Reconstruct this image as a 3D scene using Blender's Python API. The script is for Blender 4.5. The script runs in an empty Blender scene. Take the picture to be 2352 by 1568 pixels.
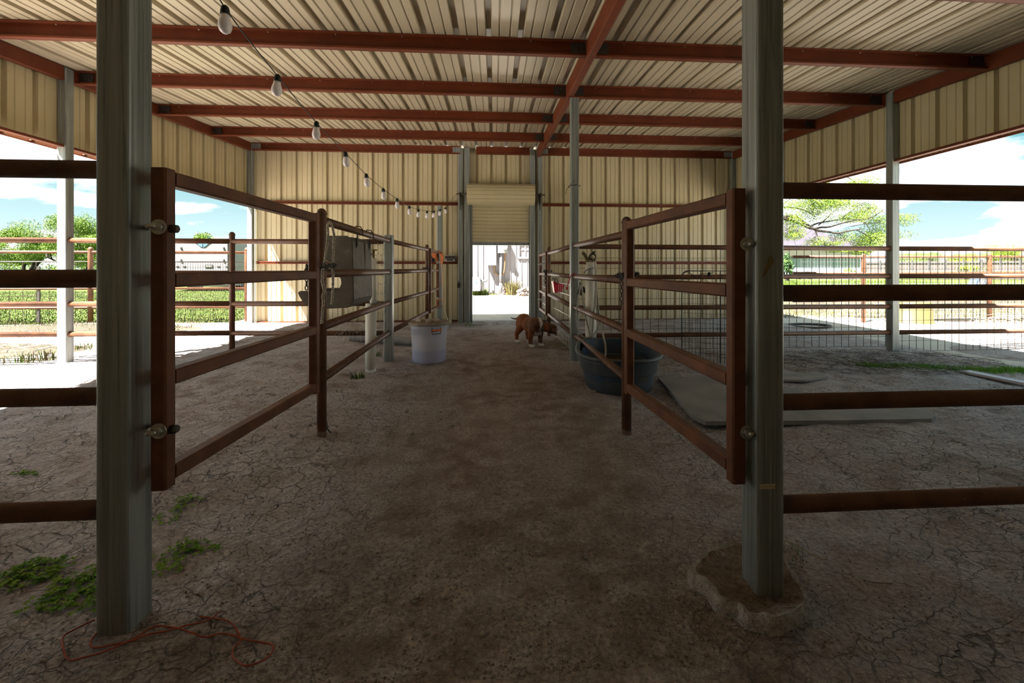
import bpy, bmesh, math, random
import numpy as np
from mathutils import Vector, Matrix
PI = math.pi
random.seed(7); RNG = np.random.default_rng(7)
SC = bpy.context.scene
COL = SC.collection
E = 1.15                                   # eye height above the aisle floor
# ---------------------------------------------------------------- camera
F, TH, CX, CY = 1009.0, 0.0685, 1204.0, 614.4
cam_data = bpy.data.cameras.new('camera')
cam_data.sensor_width = 36; cam_data.lens = F / 2352 * 36
cam_data.shift_x = -(CX - 1176) / 2352; cam_data.shift_y = -(784 - CY) / 2352
cam_data.clip_start = 0.02; cam_data.clip_end = 600
cam = bpy.data.objects.new('camera', cam_data)
cam.location = (0, 0, E); cam.rotation_euler = (PI / 2, 0, -TH)
COL.objects.link(cam); SC.camera = cam
# ---------------------------------------------------------------- sky, sun, exposure
SUN_STRENGTH, SKY_STRENGTH, EXPOSURE = 11.5, 0.56, 2.30
w = bpy.data.worlds.new('sky'); SC.world = w; w.use_nodes = True
nt = w.node_tree; N = nt.nodes; L = nt.links; N.clear()
def nd(t, **k):
    n = N.new(t)
    for a, b in k.items(): setattr(n, a, b)
    return n
tc = nd('ShaderNodeTexCoord'); sep = nd('ShaderNodeSeparateXYZ'); L.new(tc.outputs['Generated'], sep.inputs[0])
def mth(op, a, b=None, clamp=False):
    n = nd('ShaderNodeMath', operation=op); n.use_clamp = clamp
    for i, v in enumerate((a, b)):
        if v is None: continue
        if isinstance(v, (int, float)): n.inputs[i].default_value = v
        else: L.new(v, n.inputs[i])
    return n.outputs[0]
zc = mth('MAXIMUM', sep.outputs[2], 0.0)
zz = mth('ADD', zc, 0.22)
comb = nd('ShaderNodeCombineXYZ')
L.new(mth('DIVIDE', sep.outputs[0], zz), comb.inputs[0]); L.new(mth('DIVIDE', sep.outputs[1], zz), comb.inputs[1])
comb.inputs[2].default_value = 3.7
noi = nd('ShaderNodeTexNoise'); noi.inputs['Scale'].default_value = 1.15; noi.inputs['Detail'].default_value = 7; noi.inputs['Roughness'].default_value = .52
L.new(comb.outputs[0], noi.inputs['Vector'])
rmp = nd('ShaderNodeValToRGB'); rmp.color_ramp.elements[0].position = .485; rmp.color_ramp.elements[1].position = .565
L.new(noi.outputs['Fac'], rmp.inputs[0])
grad = nd('ShaderNodeValToRGB')
grad.color_ramp.elements[0].position = 0.0; grad.color_ramp.elements[0].color = (.36, .44, .45, 1)
grad.color_ramp.elements[1].position = .55; grad.color_ramp.elements[1].color = (.04, .17, .22, 1)
e = grad.color_ramp.elements.new(.20); e.color = (.085, .225, .25, 1)
L.new(zc, grad.inputs[0])
mixc = nd('ShaderNodeMix', data_type='RGBA'); L.new(rmp.outputs[0], mixc.inputs[0]); L.new(grad.outputs[0], mixc.inputs[6]); mixc.inputs[7].default_value = (.78, .78, .80, 1)
bg = nd('ShaderNodeBackground'); L.new(mixc.outputs[2], bg.inputs[0]); bg.inputs[1].default_value = SKY_STRENGTH
L.new(bg.outputs[0], nd('ShaderNodeOutputWorld').inputs[0])
sun_data = bpy.data.lights.new('sun', 'SUN'); sun_data.energy = SUN_STRENGTH; sun_data.angle = math.radians(.6); sun_data.color = (1, .97, .92)
sun = bpy.data.objects.new('sun', sun_data); COL.objects.link(sun)
sun.location = (-20, -15, 40)
sun.rotation_euler = Vector((.45, .33, -1)).to_track_quat('-Z', 'Y').to_euler()
SC.view_settings.view_transform = 'Standard'; SC.view_settings.look = 'None'
SC.view_settings.gamma = 1; SC.view_settings.use_curve_mapping = False
SC.view_settings.exposure = EXPOSURE
try:
    SC.cycles.use_denoising = True; SC.cycles.max_bounces = 8; SC.cycles.diffuse_bounces = 6
    SC.cycles.sample_clamp_indirect = 6
except Exception: pass
# ---------------------------------------------------------------- measurements taken from the photograph
cT, sT = math.cos(TH), math.sin(TH)
def _ray(x, y):
    a = (x - CX) / F; b = (CY - y) / F
    return Vector((a * cT + sT, cT - a * sT, b))
def PY(x, y, Y):
    d = _ray(x, y); p = d * (Y / d.y); p.z += E; return p
def PX(x, y, X):
    d = _ray(x, y); p = d * (X / d.x); p.z += E; return p
def PZ(x, y, Z=0.0):
    d = _ray(x, y); p = d * ((Z - E) / d.z); p.z += E; return p
def PT(x, y, t):
    p = _ray(x, y) * t; p.z += E; return p
# ---------------------------------------------------------------- helpers
class MB:
    """collects shapes; build() links them as ONE mesh object"""
    def __init__(s): s.v = []; s.f = []; s.m = []; s.sm = []; s.mi = 0
    def add(s, vs, fs, smooth=False):
        o = len(s.v); s.v += [tuple(p) for p in vs]
        s.f += [tuple(i + o for i in f) for f in fs]; s.m += [s.mi] * len(fs); s.sm += [smooth] * len(fs)
        return s
    def box(s, c, d, R=None):
        c = Vector(c); vs = []
        for z in (-.5, .5):
            for y in (-.5, .5):
                for x in (-.5, .5):
                    q = Vector((x * d[0], y * d[1], z * d[2])); vs.append(c + (R @ q if R else q))
        return s.add(vs, [(0, 2, 3, 1), (4, 5, 7, 6), (0, 1, 5, 4), (2, 6, 7, 3), (0, 4, 6, 2), (1, 3, 7, 5)])
    def sweep(s, pts, prof, up=None, cap=True, smooth=False, closed=False, scale=None):
        """extrude 2D profile (list of (a,b)) along 3D points"""
        pts = [Vector(p) for p in pts]; n = len(prof); rings = []
        m = len(pts); ref = Vector(up) if up else None; prev = None
        for i, p in enumerate(pts):
            if closed: t = pts[(i + 1) % m] - pts[i - 1]
            else: t = (pts[min(i + 1, m - 1)] - pts[max(i - 1, 0)])
            if t.length < 1e-9: t = Vector((0, 0, 1))
            t.normalize()
            if ref: u = ref - t * ref.dot(t)
            elif prev is None:
                u = Vector((0, 0, 1)) if abs(t.z) < .9 else Vector((0, 1, 0)); u = u - t * u.dot(t)
            else: u = prev - t * prev.dot(t)
            if u.length < 1e-6: u = Vector((1, 0, 0)) - t * t.x
            u.normalize(); prev = u; r = t.cross(u)
            k = scale[i] if scale else 1
            rings += [p + r * (a * k) + u * (b * k) for a, b in prof]
        fs = []
        for i in range(m if closed else m - 1):
            j = (i + 1) % m
            for q in range(n): fs.append((i * n + q, i * n + (q + 1) % n, j * n + (q + 1) % n, j * n + q))
        s.add(rings, fs, smooth)
        if cap and not closed:
            o = len(s.v) - len(rings)
            s.f += [tuple(o + q for q in reversed(range(n))), tuple(o + (m - 1) * n + q for q in range(n))]
            s.m += [s.mi] * 2; s.sm += [False] * 2
        return s
    def tube(s, pts, r, n=8, cap=True, closed=False, scale=None):
        return s.sweep(pts, [(r * math.cos(2 * PI * k / n), r * math.sin(2 * PI * k / n)) for k in range(n)], None, cap, True, closed, scale)
    def bar(s, a, b, wd, ht, up=(0, 0, 1), bev=.006):
        h, g, e = wd / 2, ht / 2, bev
        pr = [(h - e, -g), (h, -g + e), (h, g - e), (h - e, g), (-h + e, g), (-h, g - e), (-h, -g + e), (-h + e, -g)]
        return s.sweep([a, b], pr, up)
    def lathe(s, prof, c, n=20, axis='z', sx=1, sy=1, cap=True, R=None):
        c = Vector(c); vs = []
        for r, z in prof:
            for k in range(n):
                a = 2 * PI * k / n; q = Vector((r * math.cos(a) * sx, r * math.sin(a) * sy, z))
                if axis == 'x': q = Vector((q.z, q.x, q.y))
                if axis == 'y': q = Vector((q.x, q.z, q.y))
                vs.append(c + (R @ q if R else q))
        fs = []
        for i in range(len(prof) - 1):
            for k in range(n):
                f = (i * n + k, i * n + (k + 1) % n, (i + 1) * n + (k + 1) % n, (i + 1) * n + k)
                fs.append(f[::-1] if axis == 'y' else f)
        s.add(vs, fs, True)
        if cap:
            o = len(s.v) - len(vs)
            if prof[0][0] > 1e-5: s.f.append(tuple(o + k for k in reversed(range(n)))); s.m.append(s.mi); s.sm.append(False)
            if prof[-1][0] > 1e-5: s.f.append(tuple(o + (len(prof) - 1) * n + k for k in range(n))); s.m.append(s.mi); s.sm.append(False)
        return s
    def ball(s, c, r, n=10, m=6, R=None, jit=0):
        c = Vector(c); r = (r, r, r) if isinstance(r, (int, float)) else r
        vs = [Vector((0, 0, -r[2]))]; fs = []
        for i in range(1, m):
            ph = -PI / 2 + PI * i / m
            for k in range(n):
                a = 2 * PI * k / n; vs.append(Vector((r[0] * math.cos(ph) * math.cos(a), r[1] * math.cos(ph) * math.sin(a), r[2] * math.sin(ph))))
        vs.append(Vector((0, 0, r[2])))
        if jit: vs = [v * (1 + random.uniform(-jit, jit)) for v in vs]
        for k in range(n): fs.append((0, 1 + (k + 1) % n, 1 + k))
        for i in range(m - 2):
            for k in range(n):
                a = 1 + i * n; fs.append((a + k, a + (k + 1) % n, a + n + (k + 1) % n, a + n + k))
        a = 1 + (m - 2) * n; T = len(vs) - 1
        for k in range(n): fs.append((a + k, a + (k + 1) % n, T))
        return s.add([c + (R @ v if R else v) for v in vs], fs, True)
    def prism(s, poly, z0, z1, f):
        """poly: 2D outline; f(a,b,h) -> 3D point"""
        n = len(poly); vs = [f(a, b, z0) for a, b in poly] + [f(a, b, z1) for a, b in poly]
        return s.add(vs, [tuple(range(n))[::-1], tuple(range(n, 2 * n))] + [(i, (i + 1) % n, n + (i + 1) % n, n + i) for i in range(n)])
    def build(s, name, mat, parent=None, origin=None, kind=None):
        if parent is not None: o = world_origin(parent) if origin is None else Vector(origin)
        elif origin is not None: o = Vector(origin)
        else:
            a = np.array(s.v); o = Vector(((a[:, 0].min() + a[:, 0].max()) / 2, (a[:, 1].min() + a[:, 1].max()) / 2, a[:, 2].min()))
        me = bpy.data.meshes.new(name)
        me.from_pydata([(x - o.x, y - o.y, z - o.z) for x, y, z in s.v], [], s.f)
        for m_ in (mat if isinstance(mat, (list, tuple)) else [mat]): me.materials.append(m_)
        me.polygons.foreach_set('use_smooth', s.sm); me.polygons.foreach_set('material_index', s.m)
        me.update()
        ob = bpy.data.objects.new(name, me); COL.objects.link(ob)
        ORG[ob] = o
        if parent is not None:
            ob.parent = parent; ob.location = o - world_origin(parent)
        else: ob.location = o
        if kind: ob['kind'] = kind
        return ob
ORG = {}
def world_origin(o): return ORG[o]
def tag(o, label=None, cat=None, group=None, kind=None):
    for k, v in (('label', label), ('category', cat), ('group', group), ('kind', kind)):
        if v: o[k] = v
    return o
def thing(name, label, cat, loc, group=None):
    o = bpy.data.objects.new(name, None); COL.objects.link(o); o.location = loc; o.empty_display_size = .1
    ORG[o] = Vector(loc); return tag(o, label, cat, group)
def structure(name, loc=(0, 0, 0)):
    o = bpy.data.objects.new(name, None); COL.objects.link(o); o.location = loc; o.empty_display_size = .1
    ORG[o] = Vector(loc); o['kind'] = 'structure'; return o
def smoothstep(a, b, x): t = np.clip((x - a) / (b - a), 0, 1); return t * t * (3 - 2 * t)
def _hash(ix, iy, s):
    h = np.sin(ix * 127.1 + iy * 311.7 + s * 74.7) * 43758.5453; return h - np.floor(h)
def vnoise(x, y, s=0):
    ix, iy = np.floor(x), np.floor(y); fx, fy = x - ix, y - iy
    fx = fx * fx * (3 - 2 * fx); fy = fy * fy * (3 - 2 * fy)
    a = _hash(ix, iy, s); b = _hash(ix + 1, iy, s); c = _hash(ix, iy + 1, s); d = _hash(ix + 1, iy + 1, s)
    return (a * (1 - fx) + b * fx) * (1 - fy) + (c * (1 - fx) + d * fx) * fy - .5
# ---------------------------------------------------------------- materials
M = {}
def material(name, base, rough=.7, metal=0.0, var=None, scale=6.0, detail=6, bump=0.0, bscale=None, stretch=(1, 1, 1), ramp=(.35, .65), spots=None, spec=.3, trans=0, coords='Object', bdist=.01):
    """base colour mixed towards `var` by noise, optional second colour in spots=(colour, scale, lo, hi), noise bump"""
    m = bpy.data.materials.new(name); m.use_nodes = True; n = m.node_tree.nodes; l = m.node_tree.links
    p = n['Principled BSDF']; p.inputs['Roughness'].default_value = rough; p.inputs['Metallic'].default_value = metal
    p.inputs['Specular IOR Level'].default_value = spec
    if trans: p.inputs['Transmission Weight'].default_value = trans
    p.inputs['Base Color'].default_value = (*base, 1)
    co = n.new('ShaderNodeTexCoord'); mp = n.new('ShaderNodeMapping'); mp.inputs['Scale'].default_value = stretch
    l.new(co.outputs[coords], mp.inputs[0])
    out = None
    def noise(sc, lo, hi, dt):
        t = n.new('ShaderNodeTexNoise'); t.inputs['Scale'].default_value = sc; t.inputs['Detail'].default_value = dt; t.inputs['Roughness'].default_value = .6
        l.new(mp.outputs[0], t.inputs['Vector'])
        r = n.new('ShaderNodeMapRange'); r.inputs['From Min'].default_value = lo; r.inputs['From Max'].default_value = hi; l.new(t.outputs['Fac'], r.inputs[0])
        return r.outputs[0], t.outputs['Fac']
    def mix(f, a, b):
        x = n.new('ShaderNodeMix'); x.data_type = 'RGBA'; l.new(f, x.inputs[0])
        if isinstance(a, tuple): x.inputs[6].default_value = (*a, 1)
        else: l.new(a, x.inputs[6])
        x.inputs[7].default_value = (*b, 1); return x.outputs[2]
    if var:
        f, raw = noise(scale, ramp[0], ramp[1], detail); out = mix(f, base, var)
    for sp in (spots or []):
        f, raw = noise(sp[1], sp[2], sp[3], 4); out = mix(f, out if out is not None else base, sp[0])
    if out is not None: l.new(out, p.inputs['Base Color'])
    if bump:
        t = n.new('ShaderNodeTexNoise'); t.inputs['Scale'].default_value = bscale or scale * 4; t.inputs['Detail'].default_value = 5; l.new(mp.outputs[0], t.inputs['Vector'])
        b = n.new('ShaderNodeBump'); b.inputs['Strength'].default_value = bump; b.inputs['Distance'].default_value = bdist; l.new(t.outputs['Fac'], b.inputs['Height']); l.new(b.outputs[0], p.inputs['Normal'])
    M[name] = m; return m
def dirt_material(name, a, b, c, crack=.5, bumpd=.02, cscale=7, gravel=.5, path=False):
    m = bpy.data.materials.new(name); m.use_nodes = True; n = m.node_tree.nodes; l = m.node_tree.links
    p = n['Principled BSDF']; p.inputs['Roughness'].default_value = .9; p.inputs['Specular IOR Level'].default_value = .25
    co = n.new('ShaderNodeTexCoord')
    def noise(sc, dt=5, src=None, rg=.6):
        t = n.new('ShaderNodeTexNoise'); t.inputs['Scale'].default_value = sc; t.inputs['Detail'].default_value = dt; t.inputs['Roughness'].default_value = rg
        l.new(src or co.outputs['Object'], t.inputs['Vector']); return t
    def rng(s, lo, hi, a=0, b=1):
        r = n.new('ShaderNodeMapRange'); r.inputs['From Min'].default_value = lo; r.inputs['From Max'].default_value = hi; r.inputs['To Min'].default_value = a; r.inputs['To Max'].default_value = b
        l.new(s, r.inputs[0]); return r.outputs[0]
    def mix(f, x, y, mode='MIX'):
        k = n.new('ShaderNodeMix'); k.data_type = 'RGBA'; k.blend_type = mode
        if isinstance(f, float): k.inputs[0].default_value = f
        else: l.new(f, k.inputs[0])
        for i, v in ((6, x), (7, y)):
            if isinstance(v, tuple): k.inputs[i].default_value = (*v, 1)
            else: l.new(v, k.inputs[i])
        return k.outputs[2]
    def ma(op, x, y):
        k = n.new('ShaderNodeMath'); k.operation = op
        for i, v in enumerate((x, y)):
            if isinstance(v, (int, float)): k.inputs[i].default_value = v
            else: l.new(v, k.inputs[i])
        return k.outputs[0]
    big = noise(1.1, 5); mid = noise(6, 6); fine = noise(60, 4); grit = noise(170, 2)
    col = mix(rng(big.outputs['Fac'], .40, .60), a, b)
    col = mix(rng(mid.outputs['Fac'], .42, .66), col, c)
    side = None
    if path:                                                          # pale dried crust away from the trodden middle of the aisle
        sx_ = n.new('ShaderNodeSeparateXYZ'); l.new(co.outputs['Object'], sx_.inputs[0])
        ax_ = ma('ABSOLUTE', ma('SUBTRACT', sx_.outputs[0], .12), 0.0)
        side = rng(ma('ADD', ax_, ma('MULTIPLY', ma('SUBTRACT', big.outputs['Fac'], .5), 1.3)), .35, 1.1)
        col = mix(ma('MULTIPLY', side, rng(noise(3.1, 6).outputs['Fac'], .32, .56)), col, (.64, .585, .575))
    # cracks: edges of distorted voronoi cells, only where a wide noise lets them be
    wob = noise(5, 3); va = n.new('ShaderNodeVectorMath'); va.operation = 'MULTIPLY_ADD'
    l.new(wob.outputs['Color'], va.inputs[0]); va.inputs[1].default_value = (.16, .16, .16); l.new(co.outputs['Object'], va.inputs[2])
    vo = n.new('ShaderNodeTexVoronoi'); vo.feature = 'DISTANCE_TO_EDGE'; vo.inputs['Scale'].default_value = cscale; l.new(va.outputs[0], vo.inputs['Vector'])
    vo2 = n.new('ShaderNodeTexVoronoi'); vo2.feature = 'DISTANCE_TO_EDGE'; vo2.inputs['Scale'].default_value = cscale * 2.3; l.new(va.outputs[0], vo2.inputs['Vector'])
    where = rng(noise(.8, 3).outputs['Fac'], .42, .58)
    if side is not None: where = ma('MULTIPLY', rng(noise(.8, 3).outputs['Fac'], .36, .5), side)
    edge = ma('MULTIPLY', ma('SUBTRACT', 1.0, rng(vo.outputs['Distance'], .004, .024)), where)
    edge2 = ma('MULTIPLY', ma('SUBTRACT', 1.0, rng(vo2.outputs['Distance'], .003, .022)), ma('MULTIPLY', where, .6))
    ed = ma('MULTIPLY', ma('MAXIMUM', edge, edge2), crack)
    dark = tuple(q * .35 for q in a)
    col = mix(ed, col, dark)
    peb = n.new('ShaderNodeTexVoronoi'); peb.inputs['Scale'].default_value = 75; l.new(co.outputs['Object'], peb.inputs['Vector'])
    pm = ma('MULTIPLY', ma('SUBTRACT', 1.0, rng(peb.outputs['Distance'], .16, .3)), rng(noise(2.2, 4).outputs['Fac'], .45, .62))
    col = mix(ma('MULTIPLY', pm, gravel), col, tuple(min(1, q * 1.5) for q in c))
    l.new(mix(rng(fine.outputs['Fac'], .36, .66, 0, .5), col, tuple(q * .55 for q in a)), p.inputs['Base Color'])
    h = ma('ADD', ma('MULTIPLY', mid.outputs['Fac'], .9), ma('ADD', ma('MULTIPLY', fine.outputs['Fac'], .38), ma('MULTIPLY', grit.outputs['Fac'], .12)))
    fl_n = n.new('ShaderNodeTexVoronoi'); fl_n.feature = 'SMOOTH_F1'; fl_n.inputs['Scale'].default_value = 26; l.new(va.outputs[0], fl_n.inputs['Vector'])
    h = ma('ADD', h, ma('MULTIPLY', fl_n.outputs['Distance'], .30))
    h = ma('ADD', h, ma('MULTIPLY', pm, .3 * gravel)); h = ma('SUBTRACT', h, ma('MULTIPLY', ed, 1.1))
    bp = n.new('ShaderNodeBump'); bp.inputs['Strength'].default_value = 1; bp.inputs['Distance'].default_value = bumpd; l.new(h, bp.inputs['Height']); l.new(bp.outputs[0], p.inputs['Normal'])
    M[name] = m; return m
dirt_material('dirt', (.25, .176, .130), (.45, .362, .308), (.52, .435, .385), .62, .05, 9.0, .9, path=True)
dirt_material('sand', (.56, .50, .43), (.62, .56, .49), (.52, .46, .38), .25, .015, 4.0, .2)
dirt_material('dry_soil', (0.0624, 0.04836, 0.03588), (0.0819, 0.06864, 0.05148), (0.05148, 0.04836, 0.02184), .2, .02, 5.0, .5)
material('lawn', (0.0312, 0.0585, 0.00234), .9, var=(0.04836, 0.0624, 0.0039), scale=.9, bump=.6, bscale=20, spots=[((0.0546, 0.0468, 0.02496), .35, .58, .70)])
material('sheet_metal', (.53, .455, .295), .42, 0, var=(.48, .41, .255), scale=2.5, stretch=(1, 1, .25), spec=.45, bump=.05, bscale=9, spots=[((.50, .36, .17), 9, .66, .80)])
material('roof_metal', (.46, .40, .285), .36, 0, var=(.415, .355, .25), scale=2.0, stretch=(1, .2, 1), spec=.5)
material('galvanized', (.19, .207, .20), .4, .35, var=(.33, .352, .342), scale=30, ramp=(.36, .64), stretch=(1, 1, .022), spec=.5, bump=.08, bscale=40, spots=[((.12, .133, .128), 75, .55, .70), ((.42, .44, .43), 130, .60, .74), ((.20, .195, .15), 7, .62, .78)])
material('red_steel', (.155, .031, .007), .55, .1, var=(.115, .022, .005), scale=4, spec=.4, bump=.05, bscale=60, spots=[((.42, .17, .09), 16, .70, .80)])
material('rust_pipe', (.155, .065, .029), .5, .1, var=(.082, .034, .017), scale=9, spec=.45, bump=.25, bscale=120, spots=[((.30, .14, .07), 55, .66, .76)], bdist=.003)
material('rust_tube', (.165, .058, .022), .55, .1, var=(.088, .029, .012), scale=8, spec=.4, bump=.2, bscale=110, spots=[((.33, .16, .08), 50, .67, .77)], bdist=.003)
material('dark_steel', (.06, .05, .045), .5, .7, var=(.11, .10, .09), scale=40)
material('zinc', (.50, .50, .46), .35, .8, var=(.38, .36, .30), scale=30)
material('wire', (.10, .075, .06), .5, .6)
material('wire_bright', (.62, .62, .60), .4, .5)
# ================================================================ GROUND
def gz(x, y):
    """height of the trodden dirt under the roof"""
    x = np.asarray(x, float); y = np.asarray(y, float); ax = np.abs(x)
    z = -.01 + .05 * smoothstep(.9, 3, ax) + .032 * smoothstep(2, 5, y)
    z = z - .055 * smoothstep(6.5, 9.2, y) * (1 - smoothstep(.9, 2.2, ax))
    path = 1 - .6 * np.exp(-(x / .7) ** 2)
    z = z + path * (.034 * vnoise(x * .9, y * .9, 1) + .022 * vnoise(x * 2.3, y * 2.3, 2)) + .011 * vnoise(x * 6, y * 6, 3) + .009 * vnoise(x * 12, y * 12, 4) + .0065 * vnoise(x * 23, y * 23, 7) + path * .016 * (np.abs(vnoise(x * 4 + 3, y * 4, 6)) * 2 - .5)
    z = z + .035 * np.exp(-((x + 1.35) / .35) ** 2) * smoothstep(2.0, 2.8, y) * (1 - smoothstep(3.5, 5, y))
    return z
def G(x, y): return float(gz(x, y))
X0, X1, Y0, Y1 = -5.4, 5.9, -2.6, 9.34
def ground_patch(name, xs, ys, zf, mat):
    gx, gy = np.meshgrid(xs, ys); zz_ = zf(gx, gy); nx, ny = len(xs), len(ys)
    v = np.stack([gx, gy, zz_], -1).reshape(-1, 3)
    i = np.arange(nx * ny).reshape(ny, nx)
    q = np.stack([i[:-1, :-1], i[:-1, 1:], i[1:, 1:], i[1:, :-1]], -1).reshape(-1, 4)
    me = bpy.data.meshes.new(name); me.from_pydata(v.tolist(), [], q.tolist()); me.materials.append(mat)
    me.polygons.foreach_set('use_smooth', [True] * len(me.polygons)); me.update()
    o = bpy.data.objects.new(name, me); COL.objects.link(o); ORG[o] = Vector((0, 0, 0)); o['kind'] = 'structure'; return o
def edge_blend(x, y):
    d = np.minimum(np.minimum(x - X0, X1 - x), np.minimum(y + 9, Y1 - y)); return smoothstep(0, .5, d)
ground_patch('floor', np.linspace(X0, X1, 480), np.linspace(Y0, Y1, 540), lambda x, y: (lambda e: gz(x, y) * e + .03 * (1 - e))(edge_blend(x, y)), M['dirt'])
SZ = .03
def sand_z(x, y): return SZ + .05 * vnoise(x * .4, y * .4, 8) * smoothstep(0, 2.5, np.maximum(np.maximum(X0 - x, x - X1), np.maximum(y - Y1, 0)))
# sandy yard round the barn, in four strips that meet the floor's edge
ground_patch('yard_left', np.linspace(-14, X0, 40), np.linspace(-8, Y1, 80), sand_z, M['sand'])
ground_patch('yard_right', np.linspace(X1, 16, 45), np.linspace(-8, Y1, 80), sand_z, M['sand'])
ground_patch('yard_front', np.linspace(X0, X1, 20), np.linspace(-8, Y0, 20), sand_z, M['sand'])
ground_patch('yard_back', np.linspace(-5.4, 16, 50), np.linspace(Y1, 19.5, 40), sand_z, M['sand'])
def far_z(x, y): return .0 * x + .01
for nm, xa, xb, ya, yb in (('field_left', -150, -14, -60, Y1), ('field_back_left', -150, -5.4, Y1, 180), ('field_right', 16, 150, -60, 180), ('field_back', -5.4, 16, 19.5, 180), ('field_front', -14, 16, -60, -8)):
    ground_patch(nm, np.linspace(xa, xb, 24), np.linspace(ya, yb, 24), far_z, M['lawn'])
# patches of dry soil lying on the sand
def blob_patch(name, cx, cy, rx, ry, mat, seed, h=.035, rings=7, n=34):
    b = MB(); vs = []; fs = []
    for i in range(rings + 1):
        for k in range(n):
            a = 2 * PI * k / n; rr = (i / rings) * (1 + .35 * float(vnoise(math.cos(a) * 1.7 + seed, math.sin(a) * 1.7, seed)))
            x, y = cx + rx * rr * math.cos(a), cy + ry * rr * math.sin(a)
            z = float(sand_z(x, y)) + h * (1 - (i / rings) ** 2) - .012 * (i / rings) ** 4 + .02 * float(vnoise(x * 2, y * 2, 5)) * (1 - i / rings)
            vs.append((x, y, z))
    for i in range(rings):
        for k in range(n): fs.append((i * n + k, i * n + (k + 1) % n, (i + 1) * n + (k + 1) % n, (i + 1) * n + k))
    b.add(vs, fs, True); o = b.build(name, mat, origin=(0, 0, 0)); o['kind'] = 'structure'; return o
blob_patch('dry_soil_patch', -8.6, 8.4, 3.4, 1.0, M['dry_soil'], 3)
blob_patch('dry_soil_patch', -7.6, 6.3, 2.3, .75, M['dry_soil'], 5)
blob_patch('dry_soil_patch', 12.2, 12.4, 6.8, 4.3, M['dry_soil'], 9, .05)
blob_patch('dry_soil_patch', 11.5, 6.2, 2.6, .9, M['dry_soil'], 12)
blob_patch('dry_soil_patch', 7.6, 5.2, 1.6, 1.1, M['dirt'], 14, .03)
b = MB(); b.box((.13, 9.85, -.03), (1.9, 1.0, .1)); b.build('door_slab', material('concrete', (.42, .41, .40), .85, var=(.34, .33, .32), scale=5, bump=.15, bscale=60), origin=(0, 0, 0), kind='structure')

# ================================================================ SHELL: ribbed steel sheets
Yb, Xl, Xr = 9.28, -4.92, 5.20
SL = .058
def roof_z(y): return E + 2.215 + SL * (y - 4.24)
def rib_profile(ribs, a, b, depth=.046):
    pr = [(a, 0)]
    for r in ribs:
        for s, d in ((-.034, 0), (-.023, depth), (.023, depth), (.034, 0), (.090, 0), (.097, .009), (.105, .009), (.112, 0), (.193, 0), (.200, .009), (.208, .009), (.215, 0)):
            if a < r + s < b: pr.append((r + s, d))
    pr.append((b, 0)); return pr
def sheet(prof, lo, hi, f):
    """prof (s,d); lo(s), hi(s); f(s,d,h) -> point"""
    b = MB(); n = len(prof)
    vs = [f(s, d, lo(s)) for s, d in prof] + [f(s, d, hi(s)) for s, d in prof]
    b.add(vs, [(i, i + 1, n + i + 1, n + i) for i in range(n - 1)]); return b
def panels(parent, name, ribs, a, b, lo, hi, f, mat, per=3):
    """cut the run [a,b] into three-rib sheets, each an object"""
    ribs = [r for r in ribs if a - .04 < r < b + .04]
    i = 0
    start = a
    while i < len(ribs) or start < b - 1e-4:
        grp = ribs[i:i + per]; i += per
        end = b if i >= len(ribs) else ribs[i] - .075
        end = min(end, b)
        sheet(rib_profile(grp, start, end), lo, hi, f).build(name, mat, parent)
        start = end
        if start >= b - 1e-4: break
RX = [-.052 + .3048 * k for k in range(-18, 19)]
ceiling = structure('ceiling', (0, 3.5, roof_z(3.5)))
panels(ceiling, 'roof_panel', RX, -5.06, 5.36, lambda s: -2.5, lambda s: 9.50, lambda s, d, h: (s, h, roof_z(h) + d), M['roof_metal'])
wall_back = structure('wall_back', (0, Yb, 0))
zt = lambda s: roof_z(Yb) + .004
DX0, DX1, DZ = -.50, .78, E + 1.32
fb = lambda s, d, h: (s, Yb + d, h)
panels(wall_back, 'wall_panel', RX, Xl - .03, DX0, lambda s: G(max(min(s, 4.5), -4.5), 9.25) - .12, zt, fb, M['sheet_metal'])
panels(wall_back, 'wall_panel', RX, DX1, Xr + .05, lambda s: G(max(min(s, 4.5), -4.5), 9.25) - .12, zt, fb, M['sheet_metal'])
panels(wall_back, 'wall_panel', RX, DX0, DX1, lambda s: DZ, zt, fb, M['sheet_metal'], per=9)
SKZ = E + 1.36
wall_left = structure('wall_left', (Xl, 5, SKZ)); wall_right = structure('wall_right', (Xr, 5, SKZ))
LR = [9.03 - .3048 * k for k in range(0, 40)][::-1]; RR = [7.25 + .3048 * 6 - .3048 * k for k in range(0, 40)][::-1]
ztop = lambda s: roof_z(s) + .002
panels(wall_left, 'wall_panel', LR, -2.4, 1.1, lambda s: -.1, ztop, lambda s, d, h: (Xl - d, s, h), M['sheet_metal'])  # unseen stretch, closed down to the ground to darken the foreground
panels(wall_left, 'wall_panel', LR, 1.1, 9.25, lambda s: SKZ, ztop, lambda s, d, h: (Xl - d, s, h), M['sheet_metal'])
panels(wall_right, 'wall_panel', RR, -2.4, 1.1, lambda s: -.1, ztop, lambda s, d, h: (Xr + d, s, h), M['sheet_metal'])  # right side likewise: added full-height sheets out of view, keeping foreground light low
panels(wall_right, 'wall_panel', RR, 1.1, 9.25, lambda s: SKZ, ztop, lambda s, d, h: (Xr + d, s, h), M['sheet_metal'])
wall_front = structure('wall_front', (0, -2.45, 0))
panels(wall_front, 'wall_panel', RX, Xl - .03, Xr + .05, lambda s: -.1, lambda s: roof_z(-2.45), lambda s, d, h: (s, -2.45 - d, h), M['sheet_metal'])
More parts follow.
